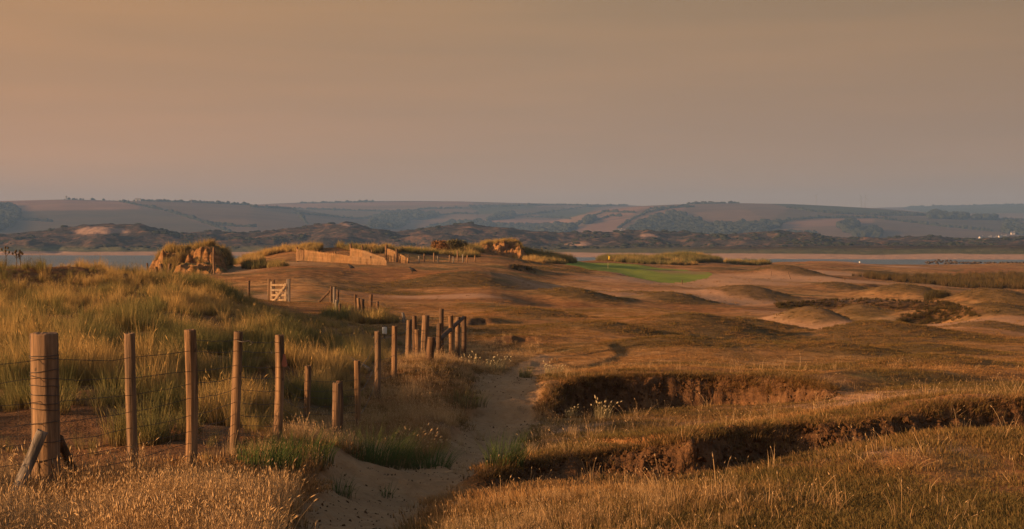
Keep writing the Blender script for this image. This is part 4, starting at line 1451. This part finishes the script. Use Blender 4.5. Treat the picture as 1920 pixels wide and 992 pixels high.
def strand(pts, sag, r=.0022, name='wire'):
    mb = MB()
    path = []
    for a, b in zip(pts[:-1], pts[1:]):
        L = (b-a).length
        k = max(3, int(L/.14))
        for j in range(k):
            t = j/k
            p = a.lerp(b, t)
            p = p+Vector((0, 0, -sag*4*t*(1-t)*L+random.gauss(0, .004)))
            path.append(p-FL)
    path.append(pts[-1]-FL)
    mb.tube(path, r, 4, False)
    return mb.build(name, M['wire'], fence, True)


for k in range(8):
    p0 = on_post(0, FR0[k])
    a = Vector((left.x, left.y, p0.z-.06+random.uniform(-.02, .02)))
    pts = [a, p0]+[on_post(i, FRAC[k]+random.uniform(-.01, .01)) for i in (1, 2, 3, 4)]
    strand(pts, .012)
    strand([on_post(4, FRAC[k]), on_post(5, FRAC[k]*.95), on_post(8, FRAC[k]*.9)], .015, .0024)
strand([on_post(i, .93) for i in (2, 3, 4)], .01)
for f in (.88, .55, .25):
    strand([on_post(i, f) for i in (8, 9, 10, 11, 13, 16, 18, 20)], .015, .003)
mb = MB()
for (i, j) in ((0, 1), (1, 2), (2, 3), (3, 4)):
    k = int((BASES[j]-BASES[i]).length/.15)
    for q in range(1, k):
        t = q/k
        a = on_post(i, .06).lerp(on_post(j, .07), t); b = on_post(i, .60).lerp(on_post(j, .60), t)
        mid = a.lerp(b, .5)+Vector((random.gauss(0, .008), 0, random.gauss(0, .005)))
        mb.tube([a-FL, mid-FL, b-FL], .0014, 3, False)
for q in range(1, 9):
    a = Vector((left.x, left.y, on_post(0, .0).z)).lerp(on_post(0, .06), q/9); b = Vector((left.x, left.y, on_post(0, .58).z-.06)).lerp(on_post(0, .60), q/9)
    mb.tube([a-FL, b-FL], .0014, 3, False)
o = mb.build('stay_wires', M['wire'], fence, True)
o['kind'] = 'stuff'
# wraps of wire round the corner post
ax0 = (TOPS[0]-BASES[0])
for k, f in enumerate([.865, .85, .775, .74, .69, .635, .585, .47, .36, .25, .14, .55]):
    mb = MB()
    c = BASES[0].lerp(TOPS[0], f)-FL
    rr = NEAR[0][5]*1.04
    tl = random.uniform(-.05, .05)
    pts = [c+Vector((rr*math.cos(a), rr*math.sin(a), tl*math.cos(a)*.35+random.gauss(0, .002))) for a in np.linspace(0, 2*math.pi, 22)]
    mb.tube(pts, .0026, 4, False)
    mb.build('wire_wrap', M['wire'], fence, True)
# twisted tail of wire beside the fourth post
mb = MB()
p = on_post(3, .92)
mb.tube([p-FL, p+Vector((.05, -.02, -.01))-FL, p+Vector((.10, -.02, .004))-FL, p+Vector((.14, -.02, -.02))-FL, p+Vector((.11, -.03, -.035))-FL], .005, 5, True)
mb.build('wire_tail', M['wire'], fence, True)

# dark red tag on the fifth post
M['tag'] = mat_simple('dark_red_plastic', (.03, .007, .006), (.05, .011, .009), 30, rough=.5, spec=.4)
tp = scr(532, 664, 14.93)
mb = MB()
prof = [(-.006, .0), (.012, .002), (.03, -.07), (.036, -.10), (.02, -.118), (-.012, -.108), (-.018, -.09), (-.008, -.04)]
V = [(a, s_*.007+b*.08, b) for s_ in (-1, 1) for a, b in prof]
k = len(prof)
mb.add(V, [[i, (i+1) % k, k+(i+1) % k, k+i] for i in range(k)]+[[0, 7, 6, 1], [1, 6, 5, 2], [2, 5, 4, 3], [8, 9, 14, 15], [9, 10, 13, 14], [10, 11, 12, 13]])
tg = mb.build('hanging_tag', M['tag'])
tg.location = tp
tag(tg, 'dark red tag hanging from the fifth fence post', 'tag')

# fence by the gate
gf = empty('wire_fence', at(640, 70))
tag(gf, 'old post and wire fence running from the wooden gate to the path', 'fence')
GP = [(621, 537, 621, 577, 74, .075, 'woodd'), (627, 538, 627, 577, 72, .07, 'woodg'), (634, 543, 634, 572, 76, .07, 'woodd'), (632, 562, 632, 584, 66, .085, 'woodg'), (637, 570, 637, 585, 64, .06, 'woodd'),
      (661, 577, 660, 606, 58, .06, 'woodd'), (666, 552, 666, 600, 62, .065, 'woodd'), (672, 559, 671, 600, 60, .08, 'wood'), (679, 561, 678, 600, 60, .11, 'woodd'), (677, 582, 677, 604, 57, .08, 'woodg'), (696, 552, 695, 594, 63, .085, 'woodd'), (708, 565, 708, 602, 60, .065, 'woodd'),
      (755, 586, 755, 612, 56, .06, 'woodg'), (467, 526, 467, 548, 82, .07, 'woodd')]
for i, (tx, ty, bx_, by_, dd_, r_, mt) in enumerate(GP):
    b0 = scr(bx_, by_, dd_); t0 = scr(tx, ty, dd_)
    g_ = gz(b0.x, b0.y)
    b0.z = min(b0.z, g_+.02)
    post_mesh('fence_post', b0, t0, r_*.85, M[mt], gf, seed=100+i, n=12, taper=.95, sink=.2, bend=.02, rough=.07)
post_mesh('strut', scr(594, 571, 75), scr(618, 546, 74), .05, M['woodd'], gf, 130, 10, .95, sink=.1)
GL = gf.location
for f in (.9, .6, .3):
    mb = MB()
    pts = [scr(541, 523+47*(1-f), 78)]+[scr(GP[i][2], GP[i][3], GP[i][4]).lerp(scr(GP[i][0], GP[i][1], GP[i][4]), f) for i in (0, 6, 11, 12)]+[BASES[13].lerp(TOPS[13], f)]
    mb.tube([p-GL for p in pts], .006, 4, False)
    mb.build('wire', M['wire'], gf, True)

# wooden gate
gd = 78.0
k = gd/F
gl = scr(522, 572, gd); gl.z = gz(gl.x, gl.y)
gate = empty('gate', scr(511, 572, gd))
tag(gate, 'pale sawn timber gate with five rails and crossed braces', 'gate')
G0 = gate.location


def gpt(px, py, off=0):
    return scr(px, py, gd)+Vector((0, off, 0))-G0


for px_, t_, b_ in ((508.6, 528, 572), (535, 531, 571)):
    mb = MB(); mb.beam(gpt(px_, b_), gpt(px_, t_), .075, .06, up=(0, 1, 0)); mb.build('stile', M['woodp'], gate)
for py_ in (534.5, 544, 553.5, 562.5, 570):
    mb = MB(); mb.beam(gpt(507, py_, -.032), gpt(536.5, py_, -.032), .03, .095); mb.build('rail', M['woodp'], gate)
for (a, b) in (((510, 569), (534, 537)), ((510, 537), (534, 569))):
    mb = MB(); mb.beam(gpt(*a, -.068 if a[1] > 550 else .035), gpt(*b, -.068 if a[1] > 550 else .035), .03, .085); mb.build('brace', M['woodp'], gate)
for i, (px_, t_, b_, w_, mt, lb) in enumerate(((504.5, 523, 568, .12, 'wood', 'square gate post on the left of the pale gate'), (541, 523, 574, .16, 'woodg', 'thick grey gate post on the right of the pale gate'), (513.5, 525, 560, .10, 'woodd', 'dark stub post behind the pale gate'))):
    dd_ = gd+(1.2 if i == 2 else .05)
    b0 = scr(px_, b_, dd_); t0 = scr(px_, t_, dd_); b0.z = min(b0.z, gz(b0.x, b0.y))
    mb = MB(); mb.beam(Vector((0, 0, -.3)), t0-b0, w_, w_, up=(0, 1, 0))
    o = mb.build('gate_post', M[mt])
    o.location = b0
    tag(o, lb, 'post', 'gate posts')

# chestnut paling sand fences: (end points as column/top row/bottom row/distance), posts
def paling(lab, segs, posts):
    x0 = segs[0][0]
    root = empty('paling_fence', at(x0[0], x0[3]))
    tag(root, lab, 'fence', 'paling sand fences')
    O = root.location
    for (a, b) in segs:
        mb = MB()
        A0, A1 = scr(a[0], a[1], a[3]), scr(a[0], a[2], a[3])
        B0, B1 = scr(b[0], b[1], b[3]), scr(b[0], b[2], b[3])
        L = (B1-A1).length
        n = int(L/.075)
        for i in range(n):
            t = (i+.5)/n
            top = A0.lerp(B0, t); bot = A1.lerp(B1, t)
            top.z += random.gauss(0, .02)
            bot.z -= .25
            y_ = random.gauss(0, .012)
            mb.beam(bot-O+Vector((0, y_, 0)), top-O+Vector((random.gauss(0, .012), y_, 0)), .062, .016, up=(0, 1, 0))
        for f in (.2, .8):
            mb.beam(A1.lerp(A0, f)-O+Vector((0, -.03, 0)), B1.lerp(B0, f)-O+Vector((0, -.03, 0)), .01, .02)
        o = mb.build('paling_panel', M['paling'], root)
    for i, (px_, t_, b_, dd_, r_) in enumerate(posts):
        b0 = scr(px_, b_, dd_); b0.z = min(b0.z, gz(b0.x, b0.y))
        post_mesh('fence_post', b0, scr(px_+random.uniform(-.6, .6), t_, dd_), r_, M['woodd' if i % 2 else 'wood'], root, 200+i+int(px_), 10, .95, sink=.3)


paling('long low paling fence sloping down to the right, leftmost of three', [((556, 467, 484, 148), (572, 469, 483, 148)), ((572, 468, 484, 148), (610, 474, 486, 146)), ((610, 473, 487, 146), (660, 480, 490, 145)), ((660, 480, 490, 145), (725, 488, 493, 144))],
       [(557, 463, 485, 148.4, .09), (602, 470, 487, 146.6, .07), (628, 472, 489, 146, .07), (695, 480, 492, 145, .07)])
paling('tall paling fence panel sloping down, middle one of three', [((657, 465, 483, 152), (680, 469, 486, 150)), ((680, 469, 485, 150), (722, 484, 490, 147))],
       [(658, 457, 484, 152.4, .10), (680, 460, 484, 151.5, .09), (697, 468, 487, 150, .07)])
paling('paling fence panel behind the tall post, rightmost of three', [((726, 466, 486, 152), (736, 469, 488, 151)), ((736, 469, 488, 151), (765, 484, 489, 149))],
       [(724, 459, 488, 152.2, .13), (744, 467, 489, 150, .12), (750, 480, 490, 149, .07), (766, 477, 489, 149, .06)])
lf = empty('post_fence', at(786, 152))
tag(lf, 'row of short stakes below the shrubby dune', 'fence')
for i, (px_, t_, b_, dd_) in enumerate(((786, 480, 487, 150), (795, 476, 486, 152), (814, 474, 484, 156), (821, 480, 487, 153), (843, 478, 487, 156), (858, 470, 486, 160), (868, 477, 489, 158), (876, 478, 489, 159), (890, 479, 489, 162), (850, 481, 488, 155))):
    b0 = scr(px_, b_, dd_); b0.z = min(b0.z, gz(b0.x, b0.y))
    post_mesh('stake', b0, scr(px_+random.uniform(-1, 1), t_, dd_), .07, M['wood' if i % 3 else 'woodg'], lf, 300+i, 9, .95, sink=.25)
b0 = scr(402, 498, 112); b0.z = min(b0.z, gz(b0.x, b0.y))
o = post_mesh('fence_post', b0, scr(401, 464, 112), .075, M['wood'], None, 350, 12, .95, sink=.3, bend=.03)
tag(o, 'lone upright post at the right end of the left dune cliff', 'post')

# ------------------------------------------------------------------ single plants
def plant(name, loc, n, rad, lmin, lmax, wid, lean, mat, seed, label, cat, heads=0, bias=(.1, 0), seg=5, stiff=0.0, group=None, part='blades'):
    root = empty(name, loc)
    tag(root, label, cat, group)
    c = clump(part, n, rad, lmin, lmax, wid, lean, mat, seg, heads, bias, seed, stiff=stiff)
    COL.objects.link(c)
    c.parent = root
    return root


TUFTS = [
    (700, 15.6, 420, .34, .22, .52, .006, .75, 'greentuft', 'broad dark green marram tuft on the sand beside the path'),
    (806, 17.0, 240, .22, .18, .42, .006, .75, 'greentuft', 'small green marram tuft at the left edge of the path'),
    (945, 14.9, 260, .17, .18, .44, .0055, .65, 'greentuft', 'green grass tuft at the left end of the nearest earth bank'),
    (560, 14.0, 380, .3, .16, .38, .006, .7, 'greentuft', 'green marram tuft below the post with the red tag'),
    (500, 13.4, 300, .26, .14, .34, .006, .7, 'greentuft', 'green marram tuft nearest the dry grass at lower left'),
    (640, 13.6, 70, .12, .1, .26, .005, .8, 'greentuft', 'sparse green tuft on the bare sand slope'),
    (725, 14.2, 26, .07, .08, .2, .005, .8, 'greentuft', 'few green blades on the open sand of the path'),
    (985, 28.5, 150, .12, .1, .3, .006, .6, 'marram', 'straw coloured tuft growing in the middle of the path'),
    (1036, 30.5, 160, .16, .1, .3, .006, .6, 'palep', 'pale leafy plant at the right edge of the path'),
    (1130, 24.3, 90, .13, .12, .36, .006, .45, 'palep', 'pale seeding plant below the farther earth bank'),
    (1070, 24.8, 50, .08, .1, .24, .006, .5, 'palep', 'small pale plant at the foot of the farther earth bank'),
    (1000, 21.0, 140, .2, .1, .3, .006, .6, 'marram', 'brown grass tuft on the right edge of the path'),
    (905, 31, 260, .42, .12, .34, .007, .6, 'palep', 'pale bushy plant at the left path edge by the far corner'),
    (870, 25, 200, .34, .14, .36, .007, .6, 'marram', 'overhanging grass tuft at the left edge of the path'),
    (780, 17.6, 210, .22, .14, .34, .005, .5, 'straw', 'pale straw clump in front of the short fence post'),
]
for i, (p, dd_, n_, rad, l0, l1, w_, ln_, mt, lb) in enumerate(TUFTS):
    plant('grass_tuft', at(p, dd_), n_, rad, l0, l1, w_, ln_, M[mt], 700+i, lb, 'grass tuft', heads=.25 if mt in ('palep', 'straw') else 0, bias=(.18, .0), group='grass tufts by the path')
plant('rush_tussock', at(1755, 129), 1500, .9, .6, 1.15, .03, .5, M['rush'], 730, 'big dark rounded rush tussock standing alone on the right', 'plant', bias=(.25, 0))

# shrub on the dune: stems plus leafy crown of small leaf clumps
M['shrubleaf'] = mat_simple('rusty_shrub_leaves', (.13, .065, .028), (.24, .135, .055), 3, rough=.9, spec=.05)
M['shrubleaf2'] = mat_simple('olive_shrub_leaves', (.075, .07, .03), (.14, .115, .05), 3, rough=.9, spec=.05)


def shrub(px_, d_, w_, h_, mat, label, seed, nleaf=1500):
    g = np.random.default_rng(seed)
    base = at(px_, d_)
    root = empty('shrub', base)
    tag(root, label, 'shrub')
    mb = MB()
    cl = []
    for i in range(7):
        a = g.uniform(0, 6.28); r = g.uniform(.2, .8)*w_/2
        tip = Vector((r*math.cos(a), r*.7*math.sin(a), h_*g.uniform(.5, .85)))
        mb.tube([Vector((g.normal(0, .1), 0, -.15)), tip*.5+Vector((0, 0, .1)), tip], [.06, .04, .015], 5)
        cl.append(tip)
    mb.build('stems', M['woodd'], root, True)
    V, q = [], []
    for i in range(nleaf):
        c = cl[g.integers(0, 7)]
        v = g.normal(size=3); v /= np.linalg.norm(v)
        p = np.array(c)+v*np.array((w_*.24, w_*.2, h_*.3))*g.uniform(.5, 1.05)
        p[2] = max(p[2], .05)
        e1 = g.normal(size=3); e1 /= np.linalg.norm(e1); e2 = np.cross(e1, g.normal(size=3)); e2 /= np.linalg.norm(e2)
        s_ = g.uniform(.06, .13)
        k_ = len(V)
        V += [tuple(p-e1*s_), tuple(p+e2*s_*.5), tuple(p+e1*s_), tuple(p-e2*s_*.5)]
        q.append((k_, k_+1, k_+2, k_+3))
    mesh_np('crown', V, np.array(q), mat, root, False)


shrub(822, 196, 2.6, 1.7, M['shrubleaf'], 'rusty lit shrub at the left end of the low dune', 41)
shrub(852, 199, 3.0, 1.5, M['shrubleaf2'], 'olive shrub just right of the rusty shrub', 42)

# thistles against the water, top of the left dune
M['thistle'] = mat_simple('dry_thistle', (.05, .035, .02), (.10, .07, .035), 20, rough=.9)
for i, (p, h_) in enumerate(((10, .42), (30, .34), (37, .30))):
    b0 = at(p, 44)
    root = empty('thistle', b0)
    tag(root, ('tall dead thistle at the far left end of the dune crest', 'left one of two short dead thistles on the dune crest', 'right one of two short dead thistles on the dune crest')[i], 'plant', 'dead thistles on the dune crest')
    mb = MB()
    H_ = .20+h_
    mb.tube([(0, 0, -.1), (.02, 0, H_*.5), (.0, 0, H_)], [.012, .01, .006], 5)
    tips = [(0, 0, H_)]
    for q_ in range(4):
        a = q_*1.9+i
        t1 = Vector((.10*math.cos(a), .10*math.sin(a), H_*(.7+.06*q_)+.06))
        mb.tube([(0.01, 0, H_*(.62+.06*q_)), t1], [.007, .005], 4)
        tips.append(tuple(t1))
    mb.build('stem', M['thistle'], root, True)
    for tpos in tips:
        mb = MB()
        c = Vector(tpos)
        mb.tube([c-Vector((0, 0, .02)), c, c+Vector((0, 0, .03)), c+Vector((0, 0, .05))], [.01, .028, .024, .008], 7)
        mb.build('flower_head', M['thistle'], root, True)

# grey log lying in the dune grass
a, b = scr(648, 659, 27.5), scr(692, 676, 26.2)
a.z = gz(a.x, a.y)+.06; b.z = gz(b.x, b.y)+.05
o = post_mesh('log', a, b, .032, M['woodg'], None, 401, 12, .85, sink=.0, bend=.03)
tag(o, 'grey weathered log lying in the dune grass', 'log')

# driftwood stumps at the foot of the left dune cliff
for i, (p, t_, b_, lean_, r_, lb) in enumerate(((277, 490, 510, -1, .13, 'dark upright driftwood stump left of the dune cliff'), (290, 497, 509, 3, .16, 'short driftwood stump at the foot of the dune cliff'), (305, 492, 508, -4, .2, 'broad pale driftwood stump below the dune cliff'),
                                               (316, 491, 508, 3, .2, 'broad driftwood stump leaning right below the dune cliff'), (396, 490, 497, 8, .07, 'thin driftwood branch at the foot of the lone post'), (268, 505, 510, 0, .12, 'tiny dark stump farthest left by the water'))):
    b0 = scr(p, b_, 113); b0.z = min(b0.z, gz(b0.x, b0.y)+.05)
    o = post_mesh('driftwood', b0, scr(p+lean_, t_+3, 113), r_*.75, M['woodd'], None, 420+i, 10, .6, sink=.3, bend=.06, rough=.22)
    tag(o, lb, 'driftwood', 'driftwood at the dune cliff')

# ------------------------------------------------------------------ golf things
M['yellow'] = mat_simple('yellow_cloth', (.62, .42, .03), (.70, .50, .05), 6, rough=.7, bst=.1)
M['white'] = mat_simple('white_paint', (.70, .68, .62), (.80, .78, .72), 6, rough=.6, bst=.1)
M['black'] = mat_simple('black_feathers', (.012, .011, .011), (.025, .023, .023), 12, rough=.6)
b0 = at(1140, 199)
fl = empty('golf_flag', b0)
tag(fl, 'yellow golf flag on a thin pole on the green', 'golf flag')
H_ = b0.z
topz = ZC-(479-HY)*199/F
hp_ = topz-H_
mb = MB(); mb.tube([(0, 0, -.15), (0, 0, hp_*.5)], .014, 8); mb.build('pole', M['woodp'], fl, True)
mb = MB(); mb.tube([(0, 0, hp_*.5), (0, 0, hp_)], .016, 8); mb.build('pole', M['woodd'], fl, True)
V = []
for i in range(9):
    for j in range(6):
        V.append((0.016+i/8*.26*(1-.12*j/5), .05*math.sin(i*.9+j*.3)*(i/8), hp_-.02-j/5*.42-i/8*.14))
q = [[i*6+j, (i+1)*6+j, (i+1)*6+j+1, i*6+j+1] for i in range(8) for j in range(5)]
o = mesh_np('flag_cloth', V, np.array(q), M['yellow'], fl)
sm_ = o.modifiers.new('thick', 'SOLIDIFY'); sm_.thickness = .006

# marker post, leaning stakes, white tee marker, white tub
b0 = at(1279, 158)
o = post_mesh('marker_post', b0, b0+Vector((0, 0, .46)), .045, M['woodd'], None, 440, 10, .95)
tag(o, 'short dark marker post in front of the green', 'post')
for i, (p, dd_, dx_, h_, lb) in enumerate(((1483, 190, -.35, .85, 'thin stake leaning left on the mound right of the green'), (1446, 196, .03, .62, 'upright thin stake left of the leaning stake'), (1410, 200, .02, .5, 'small thin stake nearest the green on the right'))):
    b0 = at(p, dd_)
    o = post_mesh('stake', b0, b0+Vector((dx_, 0, h_)), .03, M['woodd'], None, 450+i, 8, .95)
    tag(o, lb, 'stake', 'thin stakes beyond the fairway')
b0 = at(1612, 330)
o = MB()
V = [(.17*math.cos(a)*math.cos(e), .17*math.sin(a)*math.cos(e), .16+.17*math.sin(e)) for e in np.linspace(-1.3, 1.45, 7) for a in np.linspace(0, 6.283, 13)[:-1]]
o.add(V, [[j*12+k_, j*12+(k_+1) % 12, (j+1)*12+(k_+1) % 12, (j+1)*12+k_] for j in range(6) for k_ in range(12)])
o = o.build('tee_marker', M['white'], None, True)
o.location = b0
tag(o, 'small white marker on the far fairway at right', 'marker')
b0 = scr(721, 625, 43)
tub = empty('tub', b0)
tag(tub, 'small white tub showing above the grass behind the fence', 'tub')
mb = MB(); mb.tube([(0, 0, -.02), (0, 0, .0), (0, 0, .15), (0, 0, .16)], [.055, .06, .066, .066], 14); mb.build('body', M['white'], tub, True)
mb = MB(); mb.tube([(0, 0, -.6), (0, 0, -.01)], .025, 8); mb.build('stake', M['woodd'], tub, True)
mb = MB(); mb.tube([(-.066, 0, .13), (-.06, -.02, .18), (0, -.03, .21), (.06, -.02, .18), (.066, 0, .13)], .008, 5); mb.build('handle', M['wire'], tub, True)


# crows: one continuous body, with beak and legs
def crow(px_, py_, d_, face, label, s_=1.0):
    x_, y_ = W(px_, d_)
    b0 = Vector((x_, y_, gz(x_, y_)))
    root = empty('crow', b0, face)
    tag(root, label, 'bird', 'crows on the turf')
    mb = MB()
    prof = [(-.30, .13, .012), (-.24, .155, .03), (-.14, .19, .065), (-.04, .225, .092), (.05, .26, .09), (.10, .30, .062), (.125, .335, .05), (.15, .36, .047), (.175, .358, .032), (.19, .35, .012)]
    pts = [Vector((a*s_, 0, b*s_)) for a, b, c in prof]
    mb.tube(pts, [c*s_ for a, b, c in prof], 12, True)
    mb.build('body', M['black'], root, True)
    mb = MB(); mb.tube([Vector((.185, 0, .352))*s_, Vector((.225, 0, .345))*s_, Vector((.25, 0, .335))*s_], [.016*s_, .011*s_, .003*s_], 7); mb.build('beak', M['black'], root, True)
    for sd in (-1, 1):
        mb = MB(); mb.tube([Vector((-.01, .035*sd, .17))*s_, Vector((.0, .04*sd, .09))*s_, Vector((.0, .04*sd, .0))*s_, Vector((.06, .045*sd, .006))*s_], [.018*s_, .011*s_, .009*s_, .005*s_], 6); mb.build('leg', M['black'], root, True)
        mb = MB()
        mb.tube([Vector((.06, .075*sd, .25))*s_, Vector((-.05, .088*sd, .225))*s_, Vector((-.18, .06*sd, .175))*s_, Vector((-.30, .02*sd, .135))*s_], [.03*s_, .05*s_, .035*s_, .006*s_], 8, True, .45)
        mb.build('wing', M['black'], root, True)


crow(658, 505, 122, R(155), 'left one of two black crows on the brown slope', 1.15)
crow(773, 509, 117, R(160), 'right one of two black crows on the brown slope', 1.25)
crow(1683, 506, 236, R(30), 'black crow alone on the far fairway at right', 1.3)

# rocks and pebble ridge at the right water edge
M['rock'] = mat_simple('dark_shore_rock', (.04, .035, .032), (.11, .09, .075), 3, rough=.9, bst=.6, bd=.06)
g = np.random.default_rng(77)
bm = bmesh.new(); bmesh.ops.create_icosphere(bm, subdivisions=2, radius=1.0)
rk_meshes = []
for i in range(4):
    b2 = bm.copy()
    for v in b2.verts:
        v.co *= .75+.4*g.uniform()
        v.co.z *= .7
    me = bpy.data.meshes.new('rock'); b2.to_mesh(me); b2.free(); me.materials.append(M['rock'])
    rk_meshes.append(me)
pts, scs, ids = [], [], []
for i in range(520):
    p = g.uniform(1735, 2250); dd_ = g.uniform(428, 446)
    x_, y_ = W(p, dd_)
    hmp = 1.0*math.exp(-((p-1765)/28)**2)+.15
    pts.append((x_, y_, ZC-(493.0-HY)*dd_/F+hmp*g.uniform(-.3, .75))); s_ = g.uniform(.18, .45); scs.append((s_, s_, s_*.8)); ids.append(int(g.integers(0, 4)))
ob = [bpy.data.objects.new('rock_kind', m_) for m_ in rk_meshes]
scatter('pebble_ridge', np.array(pts), ob, ids, rots(len(pts), .3), np.array(scs), rng.uniform(0, 1, len(pts)), 'dark pebble ridge along the water at far right')

# ------------------------------------------------------------------ far buildings, mast, turbines
M['render'] = mat_simple('white_house_render', (.40, .38, .35), (.50, .48, .45), .5, rough=.9, bst=0)
M['slate'] = mat_simple('slate_roof', (.10, .095, .095), (.16, .15, .145), .8, rough=.8, bst=0)
M['grey'] = mat_simple('grey_concrete', (.14, .13, .12), (.2, .19, .18), .5, rough=.9, bst=0)
M['pane'] = mat_simple('dark_window', (.03, .03, .035), (.05, .05, .055), .5, rough=.3, bst=0, spec=.5)


def house(px_, py_, L, Dp, Hh, rz, label, group, d_=None, roofm='slate'):
    if d_ is None:
        h_ = hill_hit([px_], [py_])
        b0 = Vector(h_[0]) if len(h_) else scr(px_, py_, 3600)
    else:
        b0 = scr(px_, py_, d_)
    root = empty('house', b0, rz)
    tag(root, label, 'house', group)
    rh = Dp*.42
    mb = MB()
    l, w_ = L/2, Dp/2
    V = [(-l, -w_, -2), (l, -w_, -2), (l, w_, -2), (-l, w_, -2), (-l, -w_, Hh), (l, -w_, Hh), (l, w_, Hh), (-l, w_, Hh), (-l, 0, Hh+rh), (l, 0, Hh+rh)]
    mb.add(V, [[0, 1, 5, 4], [1, 2, 6, 5], [2, 3, 7, 6], [3, 0, 4, 7]], [[4, 8, 7], [5, 6, 9]])
    mb.build('wall', M['render'], root)
    mb = MB()
    e = .4
    V = [(-l-e, -w_-e, Hh-.2), (l+e, -w_-e, Hh-.2), (l+e, 0, Hh+rh+.25), (-l-e, 0, Hh+rh+.25), (l+e, w_+e, Hh-.2), (-l-e, w_+e, Hh-.2)]
    mb.add(V+[(a, b, c+.3) for a, b, c in V], [[0, 3, 2, 1], [3, 5, 4, 2], [6, 7, 8, 9], [9, 8, 10, 11], [0, 1, 7, 6], [5, 11, 10, 4], [1, 2, 8, 7], [2, 4, 10, 8], [0, 6, 9, 3], [3, 9, 11, 5]])
    rf = mb.build('roof', M[roofm], root)
    mb = MB(); mb.box((l*.7, 0, Hh+rh+.6), (1.0, .8, 1.8)); mb.build('chimney', M['render'], rf)
    nwin = max(2, int(L/4))
    for i in range(nwin):
        for zz in (1.6, 4.2):
            if zz+1 < Hh:
                mb = MB(); mb.box((-l+(i+.5)*L/nwin, -w_-.02, zz), (1.2, .12, 1.3)); mb.build('window', M['pane'], root)


VIL = [(1019, 434, 12, 'the village left of centre', 0), (1027, 432, 9, 'the village left of centre', 1), (1031, 435, 8, 'the village left of centre', 2), (1055, 432, 8, 'the village left of centre', 3),
       (1073, 425, 8, 'the village left of centre', 4), (1157, 437, 10, 'the row below the tan fields', 0), (1163, 436, 8, 'the row below the tan fields', 1), (1168, 438, 9, 'the row below the tan fields', 2),
       (1350, 438, 16, 'the dark wood', 0), (1360, 438, 12, 'the dark wood', 1), (1368, 439, 8, 'the dark wood', 2)]
ORD = ('first', 'second', 'third', 'fourth', 'fifth', 'sixth', 'seventh', 'eighth', 'ninth')
for (p, r_, L, vn, k_) in VIL:
    house(p, r_+1, L, 7, 5.4, R(random.uniform(-20, 20)), f'small white house, {ORD[k_]} from the left in {vn}' if vn != 'the dark wood' else f'white house below the dark wood, {ORD[k_]} from the left', 'far white houses')
for k_, (p, r_, L) in enumerate(((1840, 449, 12), (1856, 449, 9), (1866, 449, 8), (1876, 447, 12), (1884, 447, 9), (1888, 434, 10), (1899, 440, 10), (1913, 437, 10), (1918, 441, 8))):
    house(p, r_, L*.8, 6, 3.6, R(random.uniform(-25, 25)), f'tiny white house, {ORD[k_]} from the left in the village at far right', 'houses of the far right village')
house(259, 377.2, 15, 9, 4.2, 0, 'low grey building on the skyline of the left hill', None, roofm='grey')


def tower(name, px_, py_base, h_, kind, label, group=None, d_=None):
    hh_ = hill_hit([px_], [py_base])
    b0 = Vector(hh_[0]) if len(hh_) and not d_ else scr(px_, py_base, d_ or 4600)
    root = empty(name, b0)
    tag(root, label, 'turbine' if kind == 'turbine' else 'tower', group)
    if kind == 'turbine':
        mb = MB(); mb.tube([(0, 0, -10), (0, 0, h_*.5), (0, 0, h_)], [1.3, 1.0, .75], 10); mb.build('tower', M['grey'], root, True)
        mb = MB(); mb.tube([(0, -2.4, h_), (0, -1, h_), (0, 2.5, h_)], [.6, 1.1, .9], 8); mb.build('nacelle', M['grey'], root, True)
        for q_ in range(3):
            a = 2.094*q_+px_*.7
            mb = MB()
            dv = Vector((math.sin(a), 0, math.cos(a)))
            mb.tube([Vector((0, -2, h_))+dv*t for t in (0, 3, h_*.3, h_*.55)], [.5, .9, .6, .15], 6, True, .35); mb.build('blade', M['grey'], root, True)
    else:
        mb = MB(); mb.tube([(0, 0, -6), (0, 0, h_*.7)], [1.8, 1.5], 10); mb.build('shaft', M['grey'], root, True)
        mb = MB(); mb.tube([(0, 0, h_*.66), (0, 0, h_*.74), (0, 0, h_)], [1.6, 3.0, 3.0], 10); mb.build('head', M['grey'], root, True)


tower('mast', 124, 375, 11, 'mast', 'small tower on the top of the left hill')
tower('mast', 359, 380.5, 9, 'mast', 'small tower right of the grey building on the skyline')
tower('wind_turbine', 1615, 389, 42, 'turbine', 'left one of two close wind turbines on the right skyline', 'wind turbines on the skyline', 7000)
tower('wind_turbine', 1622, 389, 42, 'turbine', 'right one of two close wind turbines on the right skyline', 'wind turbines on the skyline', 7000)
tower('wind_turbine', 1530, 385, 40, 'turbine', 'lone wind turbine left of the close pair on the skyline', 'wind turbines on the skyline', 7000)

# ------------------------------------------------------------------ haze
m = bpy.data.materials.new('evening_haze')
m.use_nodes = True
t = m.node_tree
t.nodes.clear()
out = t.nodes.new('ShaderNodeOutputMaterial')
pv = nd(t, 'ShaderNodeVolumePrincipled', inp={'Color': (.25, .47, .92, 1), 'Density': .000125, 'Anisotropy': .0})
t.links.new(pv.outputs[0], out.inputs['Volume'])
mb = MB()
mb.box((0, 4700, 148), (15000, 10600, 306))
hzb = mb.build('haze', m)
tag(hzb, 'thin bluish evening haze over the estuary', None, None, 'stuff')
